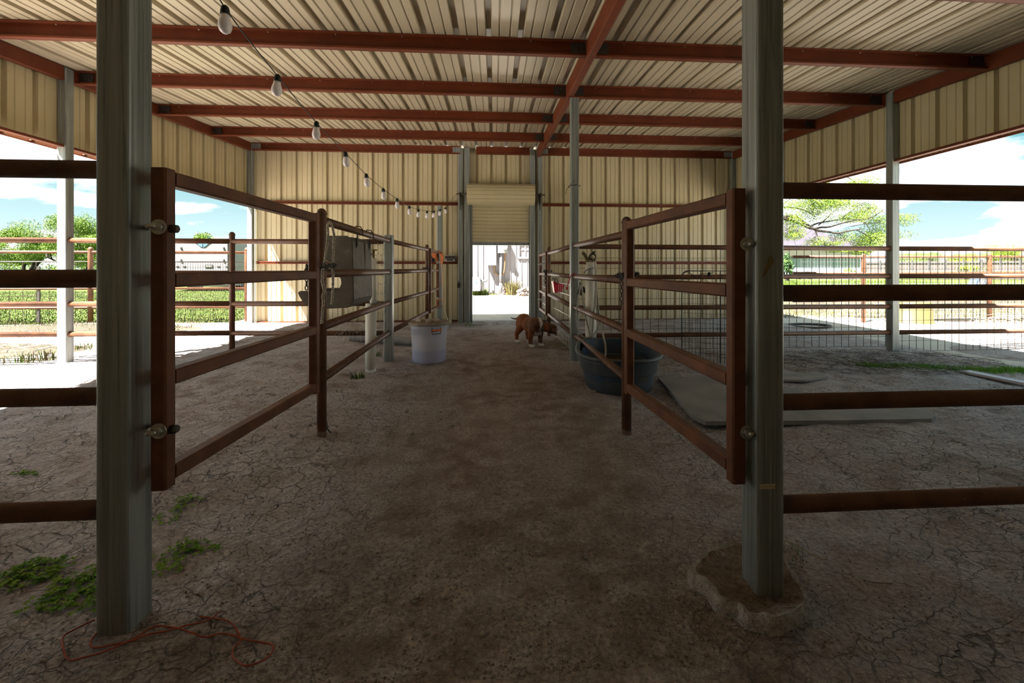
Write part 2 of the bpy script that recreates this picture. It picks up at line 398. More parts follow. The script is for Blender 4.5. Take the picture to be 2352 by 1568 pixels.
for nm, X, s in (('trim_1', Xl, 1), ('trim_2', Xr, -1)):             # red angle along the lower edge of each side sheet
    b = MB(); b.bar((X + s * .045, -2.4, SKZ + .015), (X + s * .045, 5.30, SKZ + .015), .07, .03, bev=.003); b.bar((X + s * .045, 5.42, SKZ + .015), (X + s * .045, 9.15, SKZ + .015), .07, .03, bev=.003)
    b.box((X - s * .035, 3.4, SKZ - .005), (.012, 11.5, .03))
    o = b.build(nm, M['red_steel'], kind='structure')
# ================================================================ STEEL FRAME
def post(x, y, z1, name, label, w_=.1016, d_=.1016, z0=None, mat='galvanized', parent=None):
    z0 = G(x, y) - .06 if z0 is None else z0
    h, g = w_ / 2, d_ / 2; e = .012; pr = []
    for sx, sy, a0 in ((1, 1, 0), (-1, 1, 90), (-1, -1, 180), (1, -1, 270)):
        for q in (0, 30, 60, 90):
            a = math.radians(a0 + q); pr.append((sx * (h - e) + e * math.cos(a), sy * (g - e) + e * math.sin(a)))
    # shallow roll-formed flutes down every face
    b = MB(); b.sweep([(x, y, z0), (x, y, z1)], pr, (0, 1, 0))
    o = b.build(name, M[mat], parent); 
    if label: tag(o, label, 'post')
    return o
def sq(x0, x1): return (x0 + x1) / 2, x1 - x0
fl = post(-1.216, 1.538, roof_z(1.5) - .01, 'steel_post', 'large galvanized steel post nearest the camera, left of the aisle', .1016, .106)
fr = post(.962, 1.518, roof_z(1.5) - .196, 'steel_post', 'large galvanized steel post nearest the camera, right of the aisle, with paper sticker', .1016, .1016)
post(-4.87, 5.35, roof_z(5.35) - .02, 'steel_post', 'galvanized post at the open left side, half hidden behind the nearest left post')
post(5.15, 5.35, roof_z(5.35) - .02, 'steel_post', 'galvanized post at the open right side, pipe rails welded to it')
p = PY(893, 540, 5.35)
post(-1.255, 5.35, p.z, 'steel_post', 'short galvanized post with open top, beside the white lidded bucket')
post(.985, 5.35, roof_z(5.35) - .204, 'steel_post', 'slender galvanized post between stock tank and aisle, rising to the red rafter')
post(-4.87, 9.17, roof_z(9.17) - .02, 'steel_post', 'galvanized corner post at the left end of the back wall', .1, .1)
post(5.15, 9.17, roof_z(9.17) - .02, 'steel_post', 'galvanized corner post at the right end of the back wall', .1, .1)
for xa, xb, lab in ((1052, 1063.5, 'outer galvanized tube left of the roll-up door, beside the radio'), (1217, 1229, 'inner galvanized tube along the right edge of the roll-up door'), (1235, 1246, 'outer galvanized tube right of the roll-up door, behind the far right gate'), (1067, 1079, 'inner galvanized tube along the left edge of the roll-up door')):
    q0, q1 = PY(xa, 600, 9.17), PY(xb, 600, 9.17)
    post((q0.x + q1.x) / 2, 9.19, roof_z(9.17) - .03, 'steel_post', lab, q1.x - q0.x, .1)
q = PY(1010, 473, 8.8)
post(q.x, 8.80, q.z, 'steel_post', 'galvanized stub post by the back wall that the far left gate hangs on')
# rafters running front to back
def rafter(x, y0, y1, drop, lab, wd=.075, ht=.16):
    b = MB(); b.bar((x, y0, roof_z(y0) - drop), (x, y1, roof_z(y1) - drop), wd, ht, bev=.008)
    return tag(b.build('rafter', M['red_steel']), lab, 'beam')
rafter(.935, -2.3, 9.13, .10, 'red steel rafter crossing all the purlins right of center', .075, .18)
for y0_, y1_, wh in ((-2.3, 5.295, 'near the camera'), (5.405, 9.115, 'behind the mid post')):
    rafter(-4.865, y0_, y1_, .082, 'red steel rafter along the left roof edge, ' + wh, .06)
    rafter(5.145, y0_, y1_, .082, 'red steel rafter along the right roof edge, ' + wh, .06)
b = MB(); b.box((.96, 5.35, roof_z(5.35) - .197), (.13, .12, .012)); tag(b.build('bearing_plate', M['red_steel']), 'red steel plate joining the slender post to the rafter', 'bracket')
# purlins: C channels, open side to the camera, with a dark clip at each end
def c_channel(b, x0, x1, y, z, ht=.152, fl_=.055, th=.006):
    b.box(((x0 + x1) / 2, y + fl_ / 2, z - ht / 2), (x1 - x0, th, ht))
    b.box(((x0 + x1) / 2, y, z - th / 2), (x1 - x0, fl_, th)); b.box(((x0 + x1) / 2, y, z - ht + th / 2), (x1 - x0, fl_, th))
    b.box(((x0 + x1) / 2, y - fl_ / 2, z - .012), (x1 - x0, th, .018)); b.box(((x0 + x1) / 2, y - fl_ / 2, z - ht + .010), (x1 - x0, th, .014))
orden = ['first', 'second', 'third', 'fourth', 'fifth', 'sixth']
for i in range(6):
    y = 9.12 - 1.2192 * i; z = roof_z(y) - .004
    segs = [(-4.83, .895, 'left of the center rafter'), (.975, 5.11, 'right of the center rafter')]
    if i == 0: segs = [(-4.81, -.70, 'from left corner to the door'), (-.37, .74, 'above the roll-up door'), (.975, 5.09, 'right of the center rafter')]
    for x0, x1, side in segs:
        t = thing('purlin', f'red steel roof purlin, {orden[i]} from the back wall, {side}' if i else f'red steel roof purlin on the back wall, {side}', 'beam', ((x0 + x1) / 2, y, z - .152), 'roof purlins')
        b = MB(); c_channel(b, x0, x1, y, z); b.build('channel', M['red_steel'], t)
        for xe, s in ((x0, 1), (x1, -1)):
            if i == 0 and abs(xe) < .8 and xe != -.70: continue
            b = MB(); b.box((xe + s * .075, y + .012, z - .076), (.15, .008, .135)); b.build('end_clip', M['dark_steel'] if i else M['galvanized'], t)
        b = MB(); xx = math.ceil((x0 + .2) / .3048) * .3048 - .052 + .1
        while xx < x1 - .1:
            b.lathe([(.006, 0), (.006, .006)], (xx, y - .034, z - .035), 6, 'y'); xx += .6096
        if len(b.v): b.build('screw_row', M['zinc'], t, kind='stuff')
# wall girts
def girt(x0, x1, y, z, lab, ht=.06):
    b = MB(); c_channel(b, x0, x1, y, z + ht / 2, ht, .06, .005); return tag(b.build('girt', M['red_steel']), lab, 'beam')
zg = PY(1045, 469, Yb).z
girt(-4.80, -.70, 9.235, zg, 'upper red girt on the back wall, left of the door'); girt(.99, 5.08, 9.235, zg, 'upper red girt on the back wall, right of the door')
zl = PY(700, 603, Yb).z
girt(-4.80, -.70, 9.235, zl, 'lower red girt on the back wall, left of the door, radio standing on it', .055); girt(.99, 5.08, 9.235, zl, 'lower red girt on the back wall, behind the right stall', .055)
girt(.99, 5.08, 9.235, PY(1450, 735, Yb).z, 'red base girt just above the ground in the right stall', .055)
girt(-4.78, -.70, 9.235, PY(860, 738, Yb).z, 'red base girt just above the ground in the left stall', .045)
# ================================================================ ROLL-UP DOOR
door = structure('door_1', (.14, 9.2, 0))
za, zb = PY(1150, 556, 9.2).z, PY(1150, 466, 9.2).z
ns = 11; hh = (zb - za) / ns
for k in range(ns):
    z0 = za + k * hh; b = MB()
    pr = [(0, z0), (-.004, z0 + .004), (-.016, z0 + .014), (-.018, z0 + hh * .5), (-.014, z0 + hh * .72), (.008, z0 + hh * .80), (.010, z0 + hh * .93), (.0, z0 + hh + .001)]
    n = len(pr); vs = [(DX0 + .01, 9.215 + d, z) for d, z in pr] + [(DX1 - .01, 9.215 + d, z) for d, z in pr]
    b.add(vs, [(i, n + i, n + i + 1, i + 1) for i in range(n - 1)]); b.build('curtain_slat', M['sheet_metal'], door)
b = MB(); b.box((.14, 9.205, za - .03), (1.20, .03, .055)); b.box((.14, 9.195, za - .06), (1.20, .05, .012)); b.box((-.35, 9.18, za - .02), (.13, .02, .02)); b.box((.62, 9.18, za - .02), (.13, .02, .02)); b.build('bottom_bar', M['galvanized'], door)
p0, p1 = PY(1073, 423, 8.95), PY(1228, 471, 8.95)
cyc, czc, rr = 9.0, (p0.z + p1.z) / 2 + .012, (p0.z - p1.z) / 2 + .01
b = MB(); pr = []
for k in range(20):
    a = 2 * PI * k / 20; r = rr * (1 - (.05 if k % 2 else 0)); pr.append((r, a))
x0, x1 = p0.x, p1.x; vs = []; fs = []
fine = []
for k in range(120):
    a = 2 * PI * k / 120; ph = (k % 8) / 8; fine.append((rr - (.014 if ph > .72 else 0.0), a))
n = len(fine)
for X in (x0, x1): vs += [(X, cyc + r * math.cos(a), czc + r * math.sin(a)) for r, a in fine]
b.add(vs, [(i, (i + 1) % n, n + (i + 1) % n, n + i) for i in range(n)] + [tuple(range(n)), tuple(range(n, 2 * n))[::-1]])
b.build('curtain_roll', M['sheet_metal'], door)
b = MB(); b.tube([(x0 - .22, cyc, czc), (x1 + .22, cyc, czc)], .016, 8); b.build('axle', M['dark_steel'], door)
for xe, s in ((x0 - .15, 1), (x1 + .13, -1)):
    b = MB(); b.box((xe, 9.08, czc - .0), (.012, .22, .05)); b.prism([(9.14, czc - .3), (9.16, czc - .3), (9.16, czc + .06), (9.02, czc + .02)], -.006, .006, lambda a, c, h: (xe + h, a, c)); b.lathe([(.035, -.02), (.035, .02)], (xe, cyc, czc), 8, 'x'); b.build('bracket', M['dark_steel'], door)
for xe in (DX0 + .02, DX1 - .02):
    b = MB(); b.box((xe, 9.225, (zb + .0) / 2), (.06, .06, zb + .02)); b.box((xe + (.04 if xe < 0 else -.04), 9.17, zb + .02), (.09, .04, .03)); b.build('guide_rail', M['galvanized'], door)
# ================================================================ PIPE FENCES AND GATES
PR = .0302                                                            # 60 mm pipe
def pipe(parent, a, b_, r=PR, name='rail', mat='rust_pipe', n=12):
    b = MB(); b.tube([a, b_], r, n); return b.build(name, M[mat], parent)
def round_post(x, y, z1, lab, parent=None, r=PR, z0=None):
    z0 = G(x, y) - .05 if z0 is None else z0
    b = MB(); b.lathe([(r, z0), (r, z1 - r), (r * .87, z1 - r * .5), (r * .5, z1 - r * .13), (.0001, z1)], (x, y, 0), 14)
    b.lathe([(r + .004, z1 - r - .012), (r + .004, z1 - r)], (x, y, 0), 14, cap=False)
    o = b.build('post' if parent else 'pipe_post', M['rust_pipe'], parent)
    if not parent: tag(o, lab, 'post')
    return o
def weld(parent, p, r=PR):
    b = MB(); b.ball(p, (r * 1.25, r * 1.25, r * 1.15), 10, 6); b.build('weld', M['rust_pipe'], parent)
# --- the two fences nearest the camera
FL = [PY(108, y, 1.54).z for y in (388, 640, 912, 1174)]
FR = [PY(2075, y, 1.52).z for y in (441, 672, 917, 1147)]
t = thing('pipe_fence', 'dark rusty four rail pipe fence nearest the camera, at the left edge', 'fence', (-3, 1.54, 0))
for z in FL: pipe(t, (-4.812, 1.54, z), (-1.268, 1.54, z))
t = thing('pipe_fence', 'dark rusty four rail pipe fence nearest the camera, at the right edge', 'fence', (3, 1.52, 0))
for z in FR: pipe(t, (1.014, 1.52, z), (5.092, 1.52, z))
post(-4.865, 1.54, roof_z(1.5) - .02, 'steel_post', 'galvanized side post out beyond the left edge'); post(5.145, 1.52, roof_z(1.5) - .02, 'steel_post', 'galvanized side post out beyond the right edge')
# --- aisle fences: gate post -> galvanized post -> far post
def rails_between(t, pa, ya, pb, yb):
    """rails whose heights are read at two places: pa,pb=(photo x, depth Y)"""
    for u, v in zip(ya, yb):
        pipe(t, PY(pa[0], u, pa[1]), PY(pb[0], v, pb[1]))
gl = PY(739, 700, 3.03); gr = PY(1439, 700, 2.99)
t = thing('pipe_fence', 'rusty pipe fence along the left of the aisle, from chained gate to short galvanized post', 'fence', (gl.x, 4.1, 0))
ZL = [PY(741, y, 3.03).z for y in (506, 628, 750, 869)]; ZG = [PY(893, y, 5.35).z for y in (553, 624, 695, 763)]
for u, v in zip(ZL, ZG):
    pipe(t, (gl.x, gl.y, u), (-1.25, 5.296, v))
round_post(gl.x, gl.y, PY(739, 478, 3.03).z, '', t)
lf = PY(980.5, 640, 7.39)
t = thing('pipe_fence', 'rusty pipe fence along the left of the aisle, behind the white bucket', 'fence', (lf.x, 6.4, 0))
for u, v in zip(ZG, [PY(980, y, 7.39).z for y in (573, 621, 671, 717)]): pipe(t, (-1.25, 5.404, u), (lf.x, lf.y, v))
round_post(lf.x, lf.y, PY(980, 561, 7.39).z, '', t)
t = thing('pipe_fence', 'rusty pipe fence along the right of the aisle, in front of the stock tank', 'fence', (gr.x, 4.1, 0))
ZR = [PY(1439, y, 2.99).z for y in (538, 643, 757, 868)]; ZS = [PY(1318, y, 5.35).z for y in (564, 635, 705, 770)]
for u, v in zip(ZR, ZS): pipe(t, (gr.x, gr.y, u), (.985, 5.296, v))
round_post(gr.x, gr.y, PY(1439, 497, 2.99).z, '', t, .034)
rf = PY(1261, 640, 7.3)
def mesh_panel(parent, P, nu, nv, r=.0025, mat='wire', name='wire_mesh'):
    """P(u,v) 0..1 -> point; nu verticals, nv horizontals, square wires"""
    b = MB(); q = [(-r, -r), (r, -r), (r, r), (-r, r)]
    for i in range(nu): b.sweep([P(i / (nu - 1), 0), P(i / (nu - 1), 1)], q, cap=False)
    for j in range(nv): b.sweep([P(0, j / (nv - 1)), P(1, j / (nv - 1))], q, cap=False)
    return b.build(name, M[mat], parent, kind='stuff')
t = thing('pipe_fence', 'rusty pipe fence with pale wire mesh along the right of the aisle, behind the dog', 'fence', (rf.x, 6.4, 0))
ZF = [PY(1261, y, 7.3).z for y in (581, 629, 676, 722)]
for u, v in zip(ZS, ZF): pipe(t, (.985, 5.404, u), (rf.x, rf.y, v))
round_post(rf.x, rf.y, PY(1261, 567, 7.3).z, '', t)
A0, A1 = Vector((1.02, 5.42, 0)), Vector((rf.x + .045, rf.y - .04, 0))
mesh_panel(t, lambda u, v: A0.lerp(A1, u) + Vector((0, 0, .08 + v * .98)), 13, 8, .0026, 'wire_bright')
# --- transverse stall fences, one bent back, running on outside the barn
t = thing('pipe_fence', 'rusty pipe fence across the left stall and out past the left post', 'fence', (-6, 5.35, 0))
ZT = [PX(140, y, -4.87).z for y in (551, 627, 699, 769)]
hp = PY(533, 600, 5.35)
for k, z in enumerate(ZT):
    pipe(t, (-4.815, 5.35, z), (hp.x, 5.35, z - .004)); pipe(t, (hp.x, 5.35, z - .006), (-1.312, 5.35, ZG[k] - .01)); pipe(t, (-13.5, 5.35, z + .03), (-4.925, 5.35, z))
    b = MB(); b.lathe([(.036, 0), (.031, .022)], (-4.822, 5.35, z), 12, 'x'); b.build('weld', M['rust_pipe'], t)
round_post(hp.x, 5.35, PY(533, 532, 5.35).z, '', t)
t = thing('pipe_fence', 'rusty pipe fence with square wire mesh across the right stall and outside', 'fence', (6, 5.35, 0))
ZU = [PX(2048, y, 5.17).z for y in (571, 634, 703, 762)]
for k, z in enumerate(ZU):
    pipe(t, (1.04, 5.35, ZS[k] - .01), (5.095, 5.35, z)); pipe(t, (5.205, 5.35, z), (13.5, 5.35, z + .0))
    b = MB(); b.lathe([(.031, -.022), (.036, 0)], (5.102, 5.35, z), 12, 'x'); b.build('weld', M['rust_pipe'], t)
zm0, zm1 = G(3, 5.35) + .035, ZU[0]
mesh_panel(t, lambda u, v: Vector((1.05 + u * 4.04, 5.39, zm0 + v * (zm1 - zm0))), 41, 11, .0024)
mesh_panel(t, lambda u, v: Vector((5.22 + u * 7.2, 5.39, .06 + v * (zm1 - .06))), 73, 11, .0024)
# --- gates of square tube
def gate(lab, hx, hy, fx, fy, zh, zf, ztop, zbot, s=.05, bolts=(), side=1, s_hinge=.05, mesh=False, post_x=None, wofs=.004, end_nut=True, wr=.025):
    """hinge stile at (hx,hy), free stile at (fx,fy); rails from heights zh to zf"""
    t = thing('pipe_gate', lab, 'gate', (hx, hy, 0))
    b = MB(); b.bar((hx, hy, zbot[0]), (hx, hy, ztop[0]), s_hinge, s_hinge, (0, 1, 0)); b.build('hinge_stile', M['rust_tube'], t)
    b = MB(); b.bar((fx, fy, zbot[1]), (fx, fy, ztop[1]), s, s, (0, 1, 0)); b.build('latch_stile', M['rust_tube'], t)
    d = (Vector((fx, fy, 0)) - Vector((hx, hy, 0))).normalized()
    for a, c in zip(zh, zf):
        b = MB(); b.bar(Vector((hx, hy, a)) + d * s_hinge * .5, Vector((fx, fy, c)) - d * s * .5, s, s); b.build('rail', M['rust_tube'], t)
    for z in bolts:
        b = MB(); y = hy - s_hinge / 2
        b.lathe([(wr, -.003), (wr, 0)], (hx + side * wofs, y, z), 16, 'y'); b.build('washer', M['zinc'], t)
        b = MB(); b.lathe([(wr * .58, -.016), (wr * .58, -.003)], (hx + side * wofs, y, z), 6, 'y'); b.build('nut', M['zinc'], t)
        b = MB(); px_ = post_x if post_x is not None else hx - side * .06
        b.tube([(hx + side * wofs, y - .012, z), (hx + side * (wofs - .004), y - .022, z), (hx + side * (wofs - .014), y - .024, z), (hx - side * .028, y - .004, z), (hx - side * .034, hy + .02, z), (px_, hy + .022, z)], .0085, 8); b.build('hinge_bolt', M['zinc'], t)
        if not end_nut: continue
        b = MB(); b.lathe([(.015, 0), (.015, .016), (.011, .022)], (hx + side * s_hinge / 2 if side > 0 else hx - s_hinge / 2 - .022, hy, z - .004), 6, 'x'); b.build('nut', M['dark_steel'], t)
    if mesh:
        mesh_panel(t, lambda u, v: Vector((hx + .035, hy, zbot[0])).lerp(Vector((fx + .035, fy, zbot[0])), u) + Vector((0, 0, v * (ztop[0] - zbot[0]))), 12, 8, .0024, 'wire_bright')
    return t
hl, fl_ = (-1.098, 1.54), (-1.072, 2.70)
gate('rusty square tube gate standing ajar left of the aisle, beside the nearest left post', *hl, *fl_,
     [PY(405, y, 1.545).z for y in (409, 643, 868, 1088)], [PY(726, y, 2.70).z for y in (501, 631, 757, 888)],
     (PY(380, 384, 1.515).z, PY(726, 490, 2.7).z), (PY(380, 1127, 1.515).z, PY(726, 902, 2.7).z), bolts=(PY(370, 520, 1.5).z, PY(372, 993, 1.5).z), side=1, post_x=-1.163)
hr, fr_ = (.868, 1.525), (.822, 2.63)
gate('rusty square tube gate right of the aisle, beside the post with the paper sticker', *hr, *fr_,
     [PY(1663, y, 1.525).z for y in (455, 667, 874, 1072)], [PY(1446, y, 2.63).z for y in (518, 648, 763, 888)],
     (PY(1680, 432, 1.5).z, PY(1446, 505, 2.63).z), (PY(1680, 1113, 1.5).z, PY(1446, 903, 2.63).z), bolts=(PY(1688, 560, 1.5).z, PY(1688, 993, 1.5).z), side=-1, post_x=.909, wofs=-.026, end_nut=False)
hs = PY(1005.5, 640, 8.6)
gate('small rusty gate left of the roll-up door, orange cord over its corner', hs.x, hs.y, lf.x + .035, lf.y + .09,
     [PY(1005, y, 8.6).z for y in (580, 621, 662, 704)], [PY(981, y, 7.5).z for y in (574, 621, 670, 715)], (PY(1005, 576, 8.6).z, PY(981, 570, 7.5).z), (PY(1005, 708, 8.6).z, PY(981, 719, 7.5).z),
     s=.045, s_hinge=.05, bolts=(PY(1005, 602, 8.6).z, PY(1005, 685, 8.6).z), side=-1, end_nut=False, wr=.03)
hs2 = PY(1241, 640, 8.5)
gate('small rusty gate with pale mesh right of the roll-up door', hs2.x, hs2.y, rf.x - .03, rf.y + .09,
     [PY(1241, y, 8.5).z for y in (586, 629, 668, 709)], [PY(1258, y, 7.4).z for y in (581, 629, 675, 720)], (PY(1241, 582, 8.5).z, PY(1258, 577, 7.4).z), (PY(1241, 713, 8.5).z, PY(1258, 724, 7.4).z),
     s=.045, s_hinge=.05, bolts=(PY(1241, 607, 8.5).z, PY(1241, 688, 8.5).z), side=1, mesh=True, end_nut=False, wr=.03)
# --- fences of the pasture beyond, in line with the barn's back
t = thing('pipe_fence', 'sunlit rusty pasture fence with wire mesh beyond the left stall', 'fence', (-9, 9.55, 0))
yL = 9.55
for y_, r in ((578, .03), (600, .012), (662, .024), (706, .026)):
    z = PY(160, y_, yL).z; pipe(t, (-19, yL, z), (-5.02, yL, z - .01), r, mat='rust_pipe' if r > .02 else 'dark_steel')
for X in (PY(208, 700, yL).x, -14.0, -5.15):
    round_post(X, yL, PY(208, 567, yL).z, '', t, .045, z0=-.05)
b = MB(); X = PY(88, 700, yL).x; b.box((X, yL, .55), (.05, .012, 1.25)); b.box((X, yL + .02, .55), (.012, .04, 1.25)); b.build('t_post', M['dark_steel'], t)
zt_, zb_ = PY(160, 600, yL).z, .03
mesh_panel(t, lambda u, v: Vector((-19 + u * 12.2, yL + .04, zb_ + v * (zt_ - zb_))), 50, 8, .003)
mesh_panel(t, lambda u, v: Vector((-6.8 + u * 1.75, yL + .04, zb_ + v * (zt_ - zb_))), 36, 11, .002)
t = thing('pipe_fence', 'rusty pasture fence with pale mesh beyond the right stall, yellow tub in front', 'fence', (9, 8.45, 0))
yR = 8.45
for y_, r in ((590, .026), (627, .026), (690, .02)):
    z = PY(2130, y_, yR).z; pipe(t, (6.0, yR, z), (17, yR, z + .02), r)
for xp in (1983, 2273):
    round_post(PY(xp, 650, yR).x, yR, PY(xp, 582, yR).z, '', t, .038, z0=-.05)
mesh_panel(t, lambda u, v: Vector((6.2 + u * 9.8, yR + .04, .1 + v * 1.26)), 140, 15, .002, 'wire_bright')
# ================================================================ CHAINS, ROPES, STRING LIGHTS
def chain(pts, lab, ll=.035, r=.0032, wd=.011, mat='dark_steel', parent=None, name='chain'):
    pts = [Vector(p) for p in pts]; b = MB(); L_ = 0; k = 0
    seg = [(pts[i], pts[i + 1]) for i in range(len(pts) - 1)]
    step = ll * .72; pos = []
    carry = 0
    for a, c in seg:
        d = (c - a).length; u = carry
        while u < d: pos.append((a.lerp(c, u / d), (c - a).normalized())); u += step
        carry = u - d
    for k, (p, d) in enumerate(pos):
        side = d.cross(Vector((0, 0, 1)) if abs(d.z) < .9 else Vector((1, 0, 0))).normalized()
        if k % 2: side = d.cross(side).normalized()
        lp = []
        for q in range(10):
            a = 2 * PI * q / 10; lp.append(p + d * (ll * .5 - r) * math.cos(a) + side * wd * .8 * math.sin(a))
        b.tube(lp, r, 5, closed=True)
    o = b.build(name, M[mat], parent)
    if not parent: tag(o, lab, 'chain')
    return o
def spiral(c, ax, r, turns, n, grow=0):
    c = Vector(c); ax = Vector(ax).normalized(); u = ax.orthogonal().normalized(); v = ax.cross(u)
    return [c + (u * math.cos(2 * PI * turns * i / n) + v * math.sin(2 * PI * turns * i / n)) * (r * (1 + .12 * math.sin(i * 1.7))) + ax * (grow * i / n) for i in range(n + 1)]
Tl = 2.9
chain(spiral(PY(739, 617, 2.86), (0, .1, 1), .075, 3.2, 46, .03) + [PY(712, 612, 2.75), PY(704, 619, 2.72), PY(712, 606, 2.74), PY(701, 622, 2.7)], 'dark chain knotted round the left gate and its pipe post')
chain([PY(704, 612, 2.745), PY(704.5, 640, 2.75), PY(704, 668, 2.75)], 'dangling chain end above the feeder lip, left of the gate stile', .036, .0034, .011)
chain(spiral((gr.x, gr.y, PY(1441, 640, 2.9).z), (0, .1, 1), .041, 1.3, 22, .01) + spiral(PY(1441, 634, 2.86), (0, .1, 1), .07, 2.2, 34, .02) + [PY(1430, 640, 2.8)] + [PY(1427 + (i % 2), 645 + i * 7, 2.8) for i in range(9)], 'dark chain hanging from the right gate latch post')
chain(spiral(PY(980, 618, 7.42), (0, .1, 1), .06, 1.5, 22, .02) + [PY(987, 624, 7.3), PY(987, 656, 7.3)], 'small dark chain on the far left gate post', .05, .006, .018)
chain(spiral(PY(1258, 624, 7.35), (0, .1, 1), .06, 1.5, 22, .02) + [PY(1252, 628, 7.3), PY(1252, 656, 7.3)], 'small dark chain on the far right gate post', .05, .006, .018)
material('rope', (.60, .54, .45), .9, var=(.34, .29, .23), scale=60)
def rope(b, pts, r=.008, n=60):
    pts = [Vector(p) for p in pts]; P = []
    for i in range(n + 1):                                            # Catmull-Rom
        u = i / n * (len(pts) - 1); k = min(int(u), len(pts) - 2); f = u - k
        p0, p1, p2, p3 = pts[max(k - 1, 0)], pts[k], pts[k + 1], pts[min(k + 2, len(pts) - 1)]
        P.append(.5 * ((2 * p1) + (p2 - p0) * f + (2 * p0 - 5 * p1 + 4 * p2 - p3) * f * f + (3 * p1 - p0 - 3 * p2 + p3) * f ** 3))
    for ph in (0, PI):                                                # two plaited strands
        Q = []
        for i, p in enumerate(P):
            d = (P[min(i + 1, n)] - P[max(i - 1, 0)]).normalized(); s = d.cross(Vector((.3, 1, .1))).normalized(); t_ = d.cross(s)
            a = ph + i * 1.25; Q.append(p + s * math.cos(a) * r * .55 + t_ * math.sin(a) * r * .55)
        b.tube(Q, r * .72, 6)
def smooth_pts(pts, n=60):
    pts = [Vector(p) for p in pts]; P = []
    for i in range(n + 1):
        u = i / n * (len(pts) - 1); k = min(int(u), len(pts) - 2); f = u - k
        p0, p1, p2, p3 = pts[max(k - 1, 0)], pts[k], pts[k + 1], pts[min(k + 2, len(pts) - 1)]
        P.append(.5 * ((2 * p1) + (p2 - p0) * f + (2 * p0 - 5 * p1 + 4 * p2 - p3) * f * f + (3 * p1 - p0 - 3 * p2 + p3) * f ** 3))
    return P
t = thing('braided_rope', 'frayed beige braided rope hanging from the top of the left gate post', 'rope', PY(752, 512, 2.9))
b = MB(); rope(b, [PY(757, 510, 2.97), PY(753, 516, 2.9), PY(753, 540, 2.9), PY(750, 570, 2.9), PY(746, 600, 2.88), PY(741, 620, 2.86)], .0075, 70); b.build('strand', M['rope'], t)
b = MB(); rope(b, [PY(757, 510, 2.97), PY(762, 517, 2.92), PY(767, 540, 2.93), PY(767, 560, 2.93), PY(765, 600, 2.9), PY(765, 640, 2.9), PY(763, 690, 2.92), PY(762, 698, 2.92)], .0075, 90); b.build('strand', M['rope'], t)
b = MB(); rope(b, [PY(741, 620, 2.86), PY(740, 645, 2.86), PY(743, 658, 2.86), PY(745, 668, 2.87), PY(742, 680, 2.86), PY(743, 695, 2.86), PY(741, 715, 2.86), PY(739, 742, 2.88)], .0085, 70); b.build('strand', M['rope'], t)
# string lights
material('bulb_glass', (.86, .80, .85), .28, var=(.76, .71, .76), scale=30, spec=.6)
material('black_plastic', (.02, .02, .018), .5)
caps = [(517, 18), (638, 175), (727, 282), (793, 351), (841, 401), (880, 434), (912, 457), (940, 474), (961, 481), (981, 485), (997, 485), (1011, 481), (1023, 477)]
P = [PT(x, y, 2.0 + .585 * i) for i, (x, y) in enumerate(caps)]
t = thing('string_lights', 'drooping string of thirteen frosted light bulbs on a thin dark cord', 'string lights', P[6])
b = MB(); ends = [P[0] + (P[0] - P[1]) * 1.0 + Vector((0, 0, .22)), P[0] + (P[0] - P[1]) * .5 + Vector((0, 0, .08))] + P + [PY(1046, 448, 9.1)]
b.tube(smooth_pts(ends, 120), .0035, 5); b.build('cord', M['black_plastic'], t)
for i, p in enumerate(P):
    tilt = Matrix.Rotation(math.radians(random.uniform(-7, 7)), 3, 'Y') @ Matrix.Rotation(math.radians(random.uniform(-6, 6)), 3, 'X')
    b = MB(); b.lathe([(.006, .012), (.015, .004), (.0185, -.012), (.0205, -.034)][::-1], p, 12, R=tilt); so = b.build('socket', M['black_plastic'], t)
    b = MB(); b.lathe([(.0001, -.122), (.012, -.119), (.022, -.110), (.0275, -.095), (.0285, -.083), (.0265, -.068), (.021, -.048), (.018, -.034)], p, 16, R=tilt); b.build('bulb', M['bulb_glass'], so)
# ================================================================ STICKER AND STAIN ON THE RIGHT POST
material('sticker_paper', (.62, .56, .40), .8, var=(.50, .44, .30), scale=60)
material('ink', (.16, .12, .08), .8)
sp = PY(1763, 1117, 1.4655)
b = MB(); b.box(sp, (.056, .0012, .0175)); st = b.build('sticker', M['sticker_paper']); tag(st, 'small worn cream paper sticker low on the right front post', 'sticker')
def scribble(parent, origin, w_, strokes, mat, name, r=.0006):
    b = MB()
    for st_ in strokes: b.tube([origin + Vector((x * w_, -.001, z * w_)) for x, z in st_], r, 4)
    o = b.build(name, mat, parent, kind='stuff'); return o
scribble(st, sp, .056, [[(-.42, -.05), (-.38, .02), (-.33, -.06)], [(-.3, 0), (-.26, .05), (-.22, -.04)], [(-.2, .0), (-.16, .04), (-.14, -.05)], [(-.06, .05), (-.05, -.08)], [(.02, .05), (.02, -.03), (.08, -.02)], [(.14, .08), (.17, .0), (.2, .08)], [(.24, .0), (.29, .03), (.24, -.05)], [(.36, .07), (.33, -.03)], [(.42, .05), (.45, 0), (.41, -.05)]], M['ink'], 'handwriting')
material('rust_stain', (.27, .19, .09), .7, var=(.20, .16, .09), scale=20)
b = MB(); ol = [(1772, 588), (1778, 596), (1775, 606), (1768, 616), (1760, 630), (1754, 636), (1751, 634), (1757, 618), (1763, 600), (1765, 591)]
b.prism([((PY(x, y, 1.4665) - fr.location).x, (PY(x, y, 1.4665) - fr.location).z) for x, y in ol], 0, .0012, lambda a, c, h: fr.location + Vector((a, 1.4672 - fr.location.y - h, c))); o = b.build('rust_stain', M['rust_stain'], fr); o['label'] = 'ochre rust stain'
